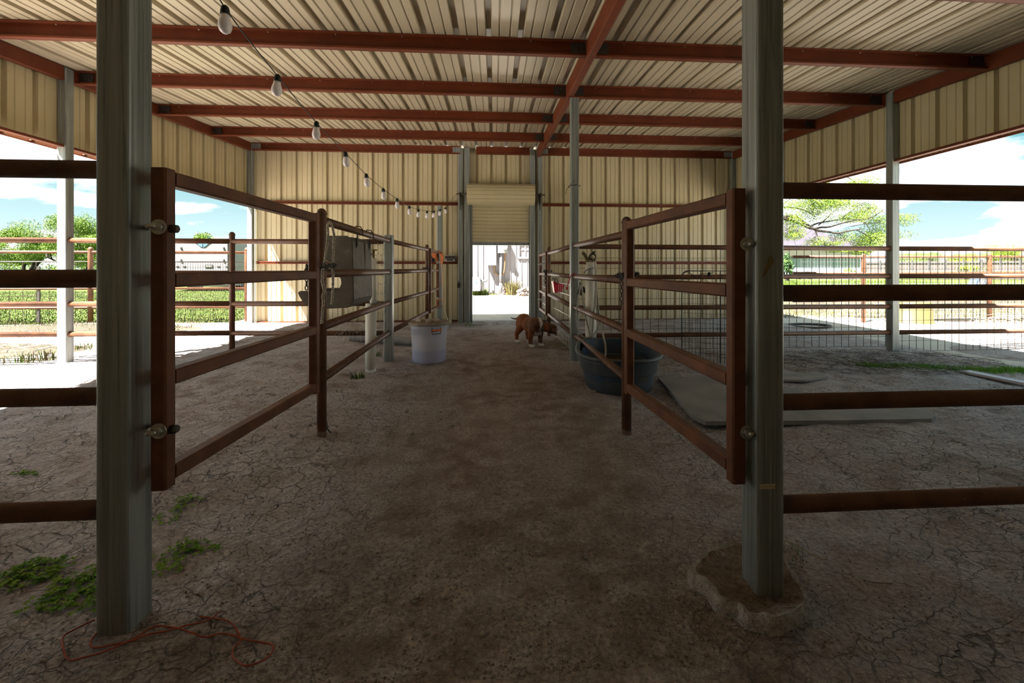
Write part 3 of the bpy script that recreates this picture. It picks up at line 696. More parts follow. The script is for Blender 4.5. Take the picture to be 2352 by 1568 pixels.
# mud collar round the right front post
dirt_material('mud', (.26, .165, .105), (.34, .24, .17), (.44, .34, .27), .2, .06, 9, 1.0)
ring = [(1600, 1300), (1632, 1275), (1690, 1262), (1760, 1268), (1800, 1290), (1822, 1330), (1850, 1375), (1858, 1400), (1838, 1422), (1808, 1440), (1782, 1450), (1750, 1440), (1715, 1430), (1690, 1410), (1650, 1398), (1620, 1365), (1590, 1345), (1582, 1320)]
cen = Vector((.962, 1.518, 0)); b = MB(); vs = []; fs = []; m_ = len(ring) * 4; RG = smooth_pts([PZ(x, y, .0) for x, y in ring] + [PZ(*ring[0], .0)], m_)[:-1]
hs_ = [(1.02, -.05), (1.01, .034), (.97, .056), (.90, .052), (.8, .045), (.62, .032), (.4, .022), (.2, .035), (.05, .04)]
for k, (f, h) in enumerate(hs_):
    for i, p in enumerate(RG):
        q = cen.lerp(Vector((p.x, p.y, 0)), f * (1 + (.04 * float(vnoise(i * .9, k * .7, 31)) if k < 3 else 0)))
        vs.append((q.x, q.y, G(q.x, q.y) + h + (.018 * float(vnoise(q.x * 40, q.y * 40, 33)) if k > 1 else 0)))
n = len(RG)
for k in range(len(hs_) - 1):
    for i in range(n): fs.append((k * n + i, k * n + (i + 1) % n, (k + 1) * n + (i + 1) % n, (k + 1) * n + i))
b.add(vs, fs, True); b.m = [1 if i < 3 * n else 0 for i in range(len(fs))]; dirt_material('mud_pale', (.46, .40, .35), (.60, .55, .50), (.52, .46, .40), 0, .05, 9, 1.0); tag(b.build('mud_collar', [M['mud'], M['mud_pale']]), 'crusted ring of mud and gravel round the foot of the right front post', 'mud mound')
# orange twine on the ground by the left post
material('orange_twine', (.42, .10, .05), .7, var=(.30, .08, .05), scale=40)
def ground_line(pts, r, n=60, lift=.004):
    P_ = smooth_pts([PZ(x, y, .0) for x, y in pts], n)
    return [Vector((p.x, p.y, G(p.x, p.y) + r + lift)) for p in P_]
t = thing('orange_twine', 'loose loops of faded orange twine on the dirt by the left front post', 'twine', PZ(400, 1445, 0))
b = MB(); b.tube(ground_line([(218, 1420), (180, 1435), (146, 1455), (145, 1480), (160, 1503), (195, 1497), (240, 1487), (300, 1460), (345, 1435), (380, 1430), (420, 1440), (470, 1452), (505, 1447), (545, 1452), (600, 1460), (626, 1468), (620, 1490), (590, 1510), (560, 1515), (535, 1492), (538, 1470), (552, 1455), (530, 1425), (500, 1413), (458, 1408)], .0028, 220), .0028, 6); b.build('twine', M['orange_twine'], t)
b = MB(); b.tube(ground_line([(222, 1446), (208, 1462), (215, 1474), (250, 1472), (300, 1462), (340, 1450), (390, 1440), (430, 1430), (480, 1415), (505, 1395), (500, 1400)], .0028, 120), .0028, 6); b.build('twine', M['orange_twine'], t)
# ================================================================ LEFT STALL THINGS
material('feeder_plastic', (.155, .135, .108), .6, var=(.095, .085, .07), scale=6, bump=.05, bscale=50, spots=[((.26, .235, .20), 9, .6, .75)])
fx0 = PY(808, 600, 3.85).x                                            # back face against the aisle rails
fy0, fy1 = 3.85, 4.42
t = thing('hanging_feeder', 'grey plastic trough feeder hooked over the top rail of the left aisle fence', 'feeder', (fx0, 4.1, PY(800, 705, 3.85).z))
def q2(x, y): p = PY(x, y, fy0); return (p.x, p.z)
out = [(728, 541), (796, 541), (804, 545), (808, 552), (811, 688), (806, 699), (795, 705), (745, 707), (715, 704), (700, 695), (690, 681), (686, 671), (689, 668), (750, 668), (770, 667), (780, 661), (784, 651), (783, 641), (778, 634), (766, 622), (757, 604), (745, 590), (731, 578)]
prof = [q2(*p) for p in out]
for nm, ya, yb_ in (('side_wall', fy0, fy0 + .012), ('side_wall', fy1 - .012, fy1)):
    b = MB(); b.prism(prof, ya, yb_, lambda a, c, h: (a, h, c)); b.build(nm, M['feeder_plastic'], t)
def shell(pts, th=.008):
    b = MB(); q = [Vector((a, 0, c)) for a, c in [q2(*p) for p in pts]]
    for i in range(len(q) - 1):
        a, c = q[i], q[i + 1]; d = (c - a).normalized(); nrm = Vector((-d.z, 0, d.x)) * th
        vs = []
        for y in (fy0 + .002, fy1 - .002):
            for p in (a, c, c + nrm, a + nrm): vs.append((p.x, y, p.z))
        b.add(vs, [(0, 1, 2, 3)[::-1], (4, 5, 6, 7), (0, 4, 5, 1), (1, 5, 6, 2), (2, 6, 7, 3), (3, 7, 4, 0)])
    return b
shell([(804, 545), (808, 552), (811, 688)]).build('back_wall', M['feeder_plastic'], t)
shell([(811, 688), (806, 699), (795, 705), (745, 707), (715, 704), (700, 695), (690, 681), (686, 671)]).build('trough', M['feeder_plastic'], t)
shell([(728, 545), (731, 578), (745, 590), (757, 604), (766, 622), (778, 634)]).build('hopper_front', M['feeder_plastic'], t)
b = MB(); b.box((fx0 + .012, (fy0 + fy1) / 2 + .06, PY(810, 610, 3.85).z), (.008, .01, .42)); b.build('seam', M['feeder_plastic'], t)
tr = lambda y: ZL[0] + (ZG[0] - ZL[0]) * (y - gl.y) / (5.296 - gl.y)
rx = lambda y: gl.x + (-1.25 - gl.x) * (y - gl.y) / (5.296 - gl.y)
for y in (3.95, 4.34):
    z = tr(y); x = rx(y); b = MB()
    b.sweep([(fx0 + .016, y, z - .13), (fx0 + .016, y, z - .03), (x - .042, y, z + .01), (x - .02, y, z + .045), (x + .02, y, z + .042), (x + .042, y, z + .005), (x + .045, y, z - .04)], [(.005 * math.cos(k), .005 * math.sin(k)) for k in (0, 1.05, 2.1, 3.14, 4.2, 5.25)], (0, 1, 0)); b.box((fx0 + .012, y, z - .10), (.006, .03, .09)); b.build('hanger_strap', M['dark_steel'], t)
for dy in (.16, .42):
    b = MB(); b.lathe([(.010, 0), (.010, .004)], (fx0 + .008, fy0 + dy, PY(815, 662, 3.85).z), 8, 'x'); b.build('bolt', M['black_plastic'], t)
material('pvc', (.74, .72, .66), .45, var=(.66, .62, .52), scale=5, stretch=(1, 1, .3), spots=[((.50, .42, .28), 7, .60, .74)])
material('duct_tape', (.20, .21, .21), .45, .3)
material('brass', (.16, .13, .06), .5, .5)
pb = PY(851, 845, 4.86)
t = thing('pvc_standpipe', 'white plastic standpipe with small faucet, behind the left aisle fence beside the grey feeder', 'standpipe', (pb.x, pb.y, G(pb.x, pb.y)))
zc_ = PY(851, 697, pb.y).z
b = MB(); b.tube([(pb.x, pb.y, G(pb.x, pb.y) - .05), (pb.x + .006, pb.y, zc_)], .057, 18); b.build('pipe', M['pvc'], t)
b = MB(); b.tube([(pb.x + .03, pb.y, zc_ - .02), (pb.x + .03, pb.y, PY(857, 592, pb.y).z)], .036, 14); b.build('pipe', M['pvc'], t)
b = MB(); b.tube([(pb.x + .03, pb.y, zc_ - .045), (pb.x + .03, pb.y, zc_ + .005)], .0585, 16); b.build('tape_wrap', M['duct_tape'], t)
zf_ = PY(857, 592, pb.y).z; fx_ = pb.x + .03
b = MB(); b.tube([(fx_, pb.y, zf_ - .02), (fx_, pb.y, zf_ + .07)], .014, 8); b.tube([(fx_, pb.y, zf_ + .04), (fx_ - .05, pb.y - .02, zf_ + .035), (fx_ - .06, pb.y - .022, zf_ + .0)], .012, 8); b.tube([(fx_ - .04, pb.y, zf_ + .085), (fx_ + .04, pb.y, zf_ + .085)], .008, 6); b.lathe([(.016, .07), (.016, .08)], (fx_, pb.y, zf_), 8); b.build('faucet', M['brass'], t)
# loose net wire hung on the rails
t = thing('net_wire', 'crumpled sheet of knotted net wire draped behind the left standpipe', 'wire netting', (-1.35, 5.2, .1))
def netP(u, v):
    fl = float(1 - smoothstep(.05, .42, v)); xl_ = 856 - 92 * fl; x = xl_ + (889 - xl_) * u + 2 * math.sin(v * 13 + u * 5); y = 562 + (1 - v) * 225 - 10 * u * fl + 2.5 * math.sin(u * 17 + v * 5)
    return PY(x, y, 5.22 - .3 * fl * (1 - u) + .03 * math.sin(u * 23))
b = MB(); q = [(-.0011, -.0011), (.0011, -.0011), (.0011, .0011), (-.0011, .0011)]
for i in range(15): b.sweep([netP(i / 14 + .005 * math.sin(k + i), k / 10) for k in range(11)], q, cap=False)
for j in range(11): b.sweep([netP(k / 18, j / 10 + .012 * math.sin(k * 2 + j)) for k in range(19)], q, cap=False)
b.build('wire_strands', M['zinc'], t, kind='stuff')
b = MB()
for i in range(0, 15):
    for j in range(0, 11):
        if (i + j) % 2 == 0: b.ball(netP(i / 14, j / 10), .005, 5, 4)
b.build('wire_knots', M['dark_steel'], t, kind='stuff')
# grey pipe lying on the ground
pa, pb2 = PZ(806, 782, .06), PZ(955, 786, .06)
material('grey_hose', (.20, .20, .20), .55, var=(.28, .26, .25), scale=8)
b = MB(); pts = [Vector((pa.x, pa.y, G(pa.x, pa.y) + .062)).lerp(Vector((pb2.x, pb2.y, G(pb2.x, pb2.y) + .062)), k / 40) for k in range(41)]
b.tube(pts, .06, 14, scale=[1 + .05 * (k % 2) for k in range(41)]); tag(b.build('drain_pipe', M['grey_hose']), 'grey corrugated drain pipe lying on the ground behind the white bucket', 'pipe')
# white bucket
material('bucket_plastic', (.62, .63, .74), .4, var=(.54, .55, .66), scale=3, spots=[((.44, .42, .42), 3.2, .60, .74)], spec=.5)
material('dirty_lid', (.36, .30, .24), .8, var=(.22, .18, .14), scale=14, bump=.2, bscale=60)
material('orange_plastic', (.70, .17, .04), .5)
bc = PZ(981, 826, G(-1, 5)); bx, by = -.985, 5.20
pc = PZ(981, 836, G(-.95, 4.9)); bx, by = pc.x, pc.y + .17
bz = G(bx, by) - .003
rT = (PY(1027, 740, by).x - PY(935, 740, by).x) / 2; rB = (PY(1019, 830, by).x - PY(944, 830, by).x) / 2; H = PY(981, 737, by).z - bz - .01
t = thing('bucket', 'big white plastic bucket with dirty tan lid on the aisle floor', 'bucket', (bx, by, bz))
b = MB(); b.lathe([(rB - .012, 0), (rB, .012), (rB + .004, .05)] + [(rB + (rT - .02 - rB) * k / 8, .05 + (H - .07) * k / 8) for k in range(1, 9)] + [(rT - .006, H - .012), (rT - .006, H)], (bx, by, bz), 32)
b.m = [1 if max(b.v[i][2] for i in f) < bz + .055 + (H - .07) * .26 else 0 for f in b.f]
b.build('body', [M['bucket_plastic'], material('bucket_full', (.50, .52, .72), .4, var=(.44, .46, .64), scale=6, spec=.5)], t)
b = MB(); b.lathe([(rT + .004, H - .028), (rT + .006, H - .004), (rT, H + .006), (rT - .02, H + .008), (rT - .03, H), (rT - .14, H + .002), (.001, H + .004)], (bx, by, bz), 36); lid = b.build('lid', M['dirty_lid'], t)
for sgn, a in ((1, math.radians(-62)), (-1, math.radians(118))):
    R = Matrix.Rotation(a + PI / 2, 3, 'Z'); c = Vector((bx, by, bz)) + Matrix.Rotation(a, 3, 'Z') @ Vector((rT - .012, 0, 0))
    hp_ = [R @ Vector((x, -.012, z)) + c for x, z in ((-.05, H - .04), (-.055, H - .075), (-.05, H - .115), (.05, H - .115), (.055, H - .075), (.05, H - .04))]
    b = MB(); b.tube(hp_, .0045, 6); hd = b.build('handle', M['dark_steel'], t)
    b = MB(); b.tube([R @ Vector((-.062, -.02, H - .078)) + c, R @ Vector((0, -.024, H - .074)) + c, R @ Vector((.062, -.02, H - .07)) + c], .011, 8); b.build('grip', M['orange_plastic'], hd)
material('pale_scrap', (.60, .52, .44), .8, var=(.45, .36, .28), scale=12)
for i, (dx, dy, a, ln, wd) in enumerate(((-.10, .05, .4, .12, .05), (.02, -.02, -.2, .10, .03), (.07, .06, .9, .11, .02), (.11, -.05, .1, .06, .045), (-.02, .1, 1.3, .1, .02), (.0, -.1, .3, .05, .04), (-.12, -.06, -.5, .08, .015))):
    b = MB(); R = Matrix.Rotation(a, 3, 'Z'); b.box((bx + dx, by + dy, bz + H + .0195), (ln, wd, .018), R); b.box(Vector((bx + dx, by + dy, bz + H + .032)) , (ln * .6, wd * .6, .012), Matrix.Rotation(a + .3, 3, 'Z'))
    tag(b.build('scrap', M['pale_scrap']), ['broad pale scrap at the back left of the bucket lid', 'pale scrap in the middle of the bucket lid', 'narrow pale scrap right of the middle of the bucket lid', 'squarish pale scrap at the right of the bucket lid', 'thin pale stick at the back of the bucket lid', 'pale scrap at the front edge of the bucket lid', 'thin pale sliver at the left of the bucket lid'][i], 'scrap', 'scraps on the bucket lid')
# ================================================================ RIGHT STALL THINGS
material('tank_plastic', (.052, .066, .082), .5, var=(.075, .083, .09), scale=5, spots=[((.14, .125, .11), 7, .60, .75)], spec=.5)
material('tank_inside', (.035, .070, .13), .5, var=(.06, .07, .08), scale=5, spots=[((.10, .085, .05), 5, .55, .7)])
tcx, tcy, ta = 1.225, 4.31, math.radians(-12)
tz = G(1.2, 4.3) - .005; TH_ = PZ(1400, 833, .3).z
aR, bR, hT = .395, .60, .335
def oval(k, n, sx, sy, z):
    a = 2 * PI * k / n; ca, sa = math.cos(a), math.sin(a); pw = .72
    x = sx * math.copysign(abs(ca) ** pw, ca); y = sy * math.copysign(abs(sa) ** pw, sa)
    return Vector((tcx + x * math.cos(ta) - y * math.sin(ta), tcy + x * math.sin(ta) + y * math.cos(ta), tz + z))
def oval_loft(prof, n=48):
    b = MB(); vs = [oval(k, n, aR + d, bR + d, z) for d, z in prof for k in range(n)]; fs = []
    for i in range(len(prof) - 1):
        for k in range(n): fs.append((i * n + k, i * n + (k + 1) % n, (i + 1) * n + (k + 1) % n, (i + 1) * n + k))
    return b.add(vs, fs, True)
t = thing('stock_tank', 'dark blue grey oval plastic stock tank under the right aisle fence', 'water tank', (tcx, tcy, tz))
b = oval_loft([(-.12, .0), (-.095, .0), (-.075, .012), (-.062, .09), (-.055, .165), (-.035, .17), (-.03, .18), (-.018, .27), (-.008, .285), (-.012, .30), (.012, .305), (.02, .318), (.016, .332), (.0, .337), (-.02, .33)]); b.build('tub', M['tank_plastic'], t)
b = oval_loft([(-.02, .33), (-.035, .30), (-.05, .17), (-.075, .03)]); b.build('lining', M['tank_inside'], t)
m = material('tank_water', (.055, .038, .010), .06, var=(.09, .06, .015), scale=4, spec=.6)
b = MB(); vs = [oval(k, 40, aR - .055, bR - .055, .155 + .0) for k in range(40)]; b.add(vs, [tuple(range(40))]); b.build('water', m, t)
b = oval_loft([(-.12, 0.001), (-.355, .001)]); b.build('bottom', M['tank_plastic'], t)
for k, n in ((21, 48), (23, 48), (25, 48), (27, 48)):
    p, q = oval(k, n, aR - .02, bR - .02, .318), oval(k, n, aR - .085, bR - .085, .318)
    if k in (21, 23, 25): b = MB(); b.bar(oval(k, n, aR, bR, .312), oval(k, n, aR - .05, bR - .05, .29), .012, .03); b.build('rim_rib', M['tank_plastic'], t)
p = oval(9, 48, aR - .07, bR - .07, .2); b = MB(); b.box(p + Vector((0, 0, .08)), (.05, .03, .16)); b.build('float_valve', M['black_plastic'], t)
# right standpipe with hose
sx_, sy_ = PY(1357, 700, 5.0).x, 5.0
t = thing('pvc_standpipe', 'white plastic standpipe with hose draped over it, behind the stock tank', 'standpipe', (sx_, sy_, G(sx_, sy_)))
b = MB(); zt2 = PY(1357, 602, sy_).z; b.tube([(sx_, sy_, G(sx_, sy_) - .05), (sx_, sy_, zt2)], .063, 20); b.build('pipe', M['pvc'], t)
b = MB(); b.sweep([PY(1341, 628, 4.93), PY(1346, 621, 4.92), PY(1354, 617, 4.91), PY(1363, 615, 4.92)], [(-.03, -.004), (.03, -.004), (.03, .004), (-.03, .004)], (0, 0, 1)); b.build('tape_wrap', M['duct_tape'], t)
b = MB(); b.tube([PY(1349, 603, 5.0), PY(1347, 592, 5.0), PY(1341, 582, 5.0), PY(1337, 581, 5.0)], .020, 8); b.tube([PY(1350, 603, 5.0), PY(1352, 594, 5.0), PY(1356, 586, 5.0), PY(1362, 580, 5.0), PY(1368, 578, 5.0)], .013, 8); b.lathe([(.035, -.02), (.03, .03), (.012, .05)], PY(1350, 603, 5.0), 10); b.build('faucet', M['brass'], t)
b = MB(); b.tube(spiral(PY(1361, 590, 4.98), (.2, 1, .1), .035, 3, 40, .03), .006, 6); b.tube([PY(1366, 600, 4.97), PY(1368, 585, 4.97), PY(1362, 578, 4.97), PY(1356, 586, 4.97), PY(1352, 596, 4.97)], .007, 6); b.build('wire_tie', M['dark_steel'], t)
material('hose', (.42, .40, .33), .6, var=(.30, .28, .22), scale=20)
t = thing('garden_hose', 'faded cream garden hose looped over the right standpipe into the stock tank', 'hose', (sx_, 4.9, .35))
hp1 = [(1366, 600), (1369, 640), (1368, 690), (1372, 725), (1376, 745), (1366, 765), (1350, 775), (1335, 770), (1326, 750), (1324, 720), (1328, 690), (1333, 660), (1338, 640)]
b = MB(); b.tube(smooth_pts([PY(x, y, 4.86) for x, y in hp1], 80), .0085, 8); b.build('loop', M['hose'], t)
hp2 = [(1336, 640), (1338, 675), (1342, 705), (1348, 740), (1356, 772), (1359, 778), (1362, 740), (1366, 690), (1368, 645)]
b = MB(); b.tube(smooth_pts([PY(x, y, 4.89) for x, y in hp2], 70), .0085, 8); b.build('loop', M['hose'], t)
b = MB(); b.tube(smooth_pts([PY(1368, 640, 4.9), PY(1372, 680, 4.88), PY(1376, 725, 4.86), PY(1382, 755, 4.8), PY(1389, 785, 4.72), PY(1391, 805, 4.64), Vector((PY(1390, 818, 4.5).x, 4.5, tz + .2))], 60), .0105, 8); b.build('spout', M['hose'], t)
b = MB(); p = PY(1334, 667, 5.2); b.box(p, (.06, .02, .11), Matrix.Rotation(.3, 3, 'Y')); b.box(p + Vector((.045, 0, .0)), (.05, .018, .05), Matrix.Rotation(.6, 3, 'Y')); b.box(p + Vector((-.01, 0, .07)), (.012, .012, .06)); tag(b.build('float_box', M['black_plastic']), 'small black plastic box hanging behind the slender galvanized post', 'box')
# red bucket feeder
material('red_plastic', (.62, .03, .045), .4, var=(.52, .02, .035), scale=6, spec=.5)
rb = PY(1284, 663, 6.75)
t = thing('red_feeder', 'red plastic hook-on feeder pan on the mesh of the right aisle fence', 'feeder', rb)
def redf(zs): return None
w0, w1 = PY(1270, 663, 6.75), PY(1298, 663, 6.75); zt3, zb3 = PY(1284, 649, 6.75).z, PY(1284, 672, 6.75).z
b = MB(); o4 = []
for z, sxx, yy in ((zt3, 1.0, .22), (zb3, .55, .12)):
    cx_ = (w0.x + w1.x) / 2 - (0.02 if z == zb3 else 0); hw = (w1.x - w0.x) / 2 * sxx
    o4.append([(cx_ - hw, rb.y - .02, z + (.02 if z == zt3 else 0)), (cx_ + hw, rb.y - .02, z - (.03 if z == zt3 else 0)), (cx_ + hw, rb.y + yy, z - (.03 if z == zt3 else 0)), (cx_ - hw, rb.y + yy, z + (.02 if z == zt3 else 0))])
b.add(o4[0] + o4[1], [(4, 5, 6, 7)[::-1]] + [(i, (i + 1) % 4, 4 + (i + 1) % 4, 4 + i) for i in range(4)])
inn = [[Vector(p) * .92 + Vector(((w0.x + w1.x) / 2, rb.y + .1, (zt3 + zb3) / 2)) * .08 for p in r_] for r_ in o4]
for p in inn[0]: p.z += .004
b.add(inn[0] + inn[1], [(4, 5, 6, 7)] + [(i, 4 + i, 4 + (i + 1) % 4, (i + 1) % 4) for i in range(4)])
b.add(o4[0] + inn[0], [(i, (i + 1) % 4, 4 + (i + 1) % 4, 4 + i) for i in range(4)])
b.build('pan', M['red_plastic'], t)
for k in (0, 1):
    x = w0.x + .02 + k * .045; b = MB(); b.tube([(x + .02, rb.y - .03, zt3 - .02), (x, rb.y - .03, zt3 + .05), (x - .015, rb.y - .0, zt3 + .075), (x - .03, rb.y + .03, zt3 + .05)], .007, 6); b.build('hook', M['dark_steel'], t)
b = MB(); p = PY(1322, 628, 5.30); b.tube(smooth_pts([p, PY(1312, 632, 5.28), PY(1307, 645, 5.28), PY(1303, 657, 5.29)], 20), .006, 6); b.box(PY(1302, 662, 5.29), (.022, .01, .035)); tag(b.build('lead_strap', M['red_plastic']), 'thin red lead strap tied round the slender galvanized post', 'strap')
# wire dog crate panel
t = thing('wire_crate', 'black wire pen panel standing in the right stall behind the gate', 'pen', PY(1620, 805, 5.05))
k0, k1 = PY(1566, 806, 5.0), PY(1690, 806, 4.72)
zt4 = PY(1580, 622, 5.0).z; zb4 = G(PY(1620, 806, 4.9).x, 4.9) + .002
b = MB(); q_ = lambda u, v: Vector((k0.x + (k1.x - k0.x) * u, k0.y + (k1.y - k0.y) * u, zb4 + (zt4 - zb4) * v))
b.tube([q_(0, 0), q_(0, .93), q_(.03, .98), q_(.08, 1), q_(1, 1), q_(1, 0), q_(0, 0)], .006, 6); b.build('frame', M['black_plastic'], t)
b = MB(); b.tube([q_(.36, 0), q_(.36, 1)], .0045, 6); b.tube([q_(.72, 0), q_(.72, 1)], .0045, 6); b.build('brace', M['black_plastic'], t)
mesh_panel(t, lambda u, v: q_(u, v * .75), 16, 8, .0018, 'wire')
b = MB(); b.tube(smooth_pts([q_(.0, .96), q_(.12, .99), q_(.28, .93), q_(.4, .97), q_(.6, .98)], 30), .004, 6); b.tube(smooth_pts([q_(.45, .9), q_(.7, .82), q_(1, .8)], 20), .003, 6); b.build('cable', M['black_plastic'], t)
b = MB(); b.ball(q_(.52, .965), (.022, .014, .028), 8, 6); b.ball(q_(.22, .86), (.018, .012, .028), 8, 6); b.build('latch', M['black_plastic'], t)
# rubber stall mats
material('mat_rubber', (.20, .19, .185), .8, var=(.30, .27, .25), scale=3, bump=.1, bscale=60, spots=[((.25, .17, .06), 2.2, .62, .74)])
def ground_slab(pts, th, name, mat, label, cat, lift=.0):
    P_ = [PZ(x, y, .045) for x, y in pts]; b = MB(); n = len(P_); c = sum(P_, Vector()) / n
    zz_ = max(G(p.x, p.y) for p in P_) * .5 + sum(G(p.x, p.y) for p in P_) / n * .5 - .01 + lift
    b.prism([(p.x, p.y) for p in P_], zz_, zz_ + th, lambda a, c_, h: Vector((a, c_, h)))
    top = [Vector((p.x, p.y, zz_ + th)) for p in P_]
    return tag(b.build(name, mat), label, cat)
ground_slab([(1512, 872), (1700, 866), (1960, 934), (2120, 936), (2150, 962), (2140, 968), (1900, 972), (1620, 974), (1590, 960)], .03, 'rubber_mat', M['mat_rubber'], 'large grey rubber stall mat on the dirt behind the right front fence', 'mat')
ground_slab([(1690, 868), (1890, 867), (1904, 874), (1850, 882), (1690, 880)], .02, 'rubber_mat', M['mat_rubber'], 'smaller pale mat half buried in dirt, behind the large rubber mat', 'mat', .012)
pa, pb_ = PZ(2216, 857, .05), PZ(2400, 897, .05)
material('white_trim', (.62, .62, .68), .5)
d_ = (pb_ - pa).normalized(); zA = max(G(pa.x, pa.y), G(min(pb_.x, 5.3), pb_.y)) + .02
b = MB(); b.sweep([Vector((pa.x, pa.y, zA)), Vector((pb_.x, pb_.y, zA + .012))], [(-.055, -.012), (.055, -.012), (.055, .012), (.04, .006), (-.04, .006), (-.055, .012)], (0, 0, 1)); tag(b.build('trim_board', M['white_trim']), 'long white trim strip lying on the ground at the right edge', 'board')
# ================================================================ BY THE BACK WALL
material('radio_case', (.22, .22, .21), .5); material('radio_face', (.66, .66, .62), .4, .1)
rp = PY(1032, 597, 9.0); rw = PY(1044, 597, 9.0).x - PY(1020, 597, 9.0).x; rh = PY(1032, 588, 9.0).z - PY(1032, 602, 9.0).z
zr = zl + .0285; ry = 9.17
t = thing('radio', 'small grey portable radio on the lower girt left of the door', 'radio', (rp.x, ry, zr))
b = MB(); b.box((rp.x, ry, zr + rh / 2), (rw, .085, rh)); b.build('case', M['radio_case'], t)
b = MB(); b.box((rp.x, ry - .045, zr + rh * .68), (rw * .92, .006, rh * .5)); b.build('speaker_grille', M['dark_steel'], t)
b = MB(); b.box((rp.x, ry - .045, zr + rh * .2), (rw * .6, .006, rh * .2)); b.build('dial', M['black_plastic'], t)
for s in (-1, 1): b = MB(); b.lathe([(.012, -.012), (.012, 0)], (rp.x + s * rw * .38, ry - .043, zr + rh * .2), 10, 'y'); b.build('knob', M['radio_face'], t)
b = MB(); b.box((rp.x, ry - .044, zr + rh * .97), (rw, .006, .01)); b.box((rp.x, ry - .044, zr + .005), (rw, .006, .01)); b.build('face_trim', M['radio_face'], t)
p = PY(994, 594, 9.17); b = MB(); b.lathe([(.04, 0), (.045, .10), (.03, .125), (.0001, .13)], (p.x, 9.17, zl + .0285), 12); b.box((p.x, 9.125, zl + .09), (.05, .012, .06)); tag(b.build('tin', M['black_plastic']), 'small black container on the lower girt behind the far left gate', 'container')
p = PY(1053.5, 655, 9.13); b = MB(); b.box((p.x, 9.128, p.z), (.045, .022, .10)); b.box((p.x, 9.11, p.z), (.02, .016, .035)); b.tube([(p.x, 9.13, p.z + .05), (p.x, 9.13, p.z + .09)], .008, 6); tag(b.build('switch_box', M['black_plastic']), 'small black switch on the door post under the radio', 'switch')
material('orange_cord', (.66, .20, .05), .55, var=(.55, .15, .05), scale=20); material('pale_cord', (.62, .56, .42), .6)
t = thing('extension_cord', 'bunched orange extension cord hung over the far left gate corner', 'cord', PY(1012, 600, 8.55))
b = MB()
for k in range(5):
    o_ = k * 1.3
    b.tube(smooth_pts([PY(995 + o_, 592, 8.52 - .01 * k), PY(993 + o_, 583 + k, 8.52), PY(1000 + o_, 577 + o_ * .3, 8.52 - .02 * k), PY(1009 + o_, 578 + o_ * .4, 8.5), PY(1013 + o_, 590, 8.5 - .01 * k), PY(1012 + o_ * .7, 604 + k, 8.5)], 40), .009, 6)
    b.tube(smooth_pts([PY(995 + o_, 584, 8.5), PY(998 + o_, 592, 8.5), PY(1003 + o_ * .6, 597 + k, 8.5)], 14), .009, 6)
b.build('bundle', M['orange_cord'], t)
b = MB(); b.tube(smooth_pts([PY(1013, 604, 8.5), PY(1015, 620, 8.5), PY(1015, 650, 8.5), PY(1017, 680, 8.5), PY(1018, 700, 8.5), PY(1012, 704, 8.5), PY(1005, 700, 8.5), PY(1004, 694, 8.5), PY(1008, 688, 8.5), PY(1015, 690, 8.5), PY(1019, 700, 8.5)], 80), .008, 6); b.build('tail', M['orange_cord'], t)
b = MB(); b.tube(smooth_pts([PY(1015, 604, 8.48), PY(1016, 640, 8.48), PY(1016, 680, 8.48), PY(1019, 705, 8.48), PY(1024, 722, 8.44), PY(1028, 735, 8.4), PY(1029, 748, 8.35)], 50), .007, 6); b.build('tail', M['pale_cord'], t)
b = MB(); p = PY(1031, 738, 8.9); b.ball(p + Vector((0, 0, -.0)), (.05, .03, .03), 8, 5); b.tube(spiral(p, (.2, 1, .2), .05, 1.5, 20), .01, 6); tag(b.build('cord_tangle', M['pale_cord']), 'small white cord tangle on the ground by the stub post', 'cord')
# wires twisted round posts
b = MB(); b.tube(spiral((.985, 5.35, PY(1318, 428, 5.3).z), (0, .05, 1), .068, 1.1, 26, .02), .0045, 5); b.tube(smooth_pts([PY(1307, 430, 5.28), PY(1302, 434, 5.25), PY(1300, 446, 5.25)], 12), .003, 5); b.tube(smooth_pts([PY(1309, 426, 5.28), PY(1314, 420, 5.27), PY(1320, 415, 5.27)], 12), .003, 5); tag(b.build('tie_wire', M['dark_steel']), 'dark tie wire twisted round the slender galvanized post', 'wire')
# ================================================================ THE DOG: one body from merged ellipsoids and tapered limbs
def merged_body(name, parts, voxel, smooth_it=6):
    b = MB()
    for q in parts:
        if q[0] == 'e': b.ball(q[1], q[2], 16, 12, R=q[3] if len(q) > 3 else None)
        else:
            _, p0, r0, p1, r1 = q; p0, p1 = Vector(p0), Vector(p1)
            k = 8; b.tube([p0.lerp(p1, i / k) for i in range(k + 1)], 1, 14, scale=[r0 + (r1 - r0) * i / k for i in range(k + 1)]); b.ball(p0, r0, 14, 10); b.ball(p1, r1, 14, 10)
    me = bpy.data.meshes.new('tmp'); me.from_pydata(b.v, [], b.f); ob = bpy.data.objects.new('tmp', me); COL.objects.link(ob)
    r = ob.modifiers.new('r', 'REMESH'); r.mode = 'VOXEL'; r.voxel_size = voxel
    s = ob.modifiers.new('s', 'SMOOTH'); s.factor = .6; s.iterations = smooth_it
    dg = bpy.context.evaluated_depsgraph_get(); m2 = bpy.data.meshes.new_from_object(ob.evaluated_get(dg)); m2.name = name
    bpy.data.objects.remove(ob); bpy.data.meshes.remove(me)
    m2.polygons.foreach_set('use_smooth', [True] * len(m2.polygons)); return m2
gd = G(.6, 6.1)
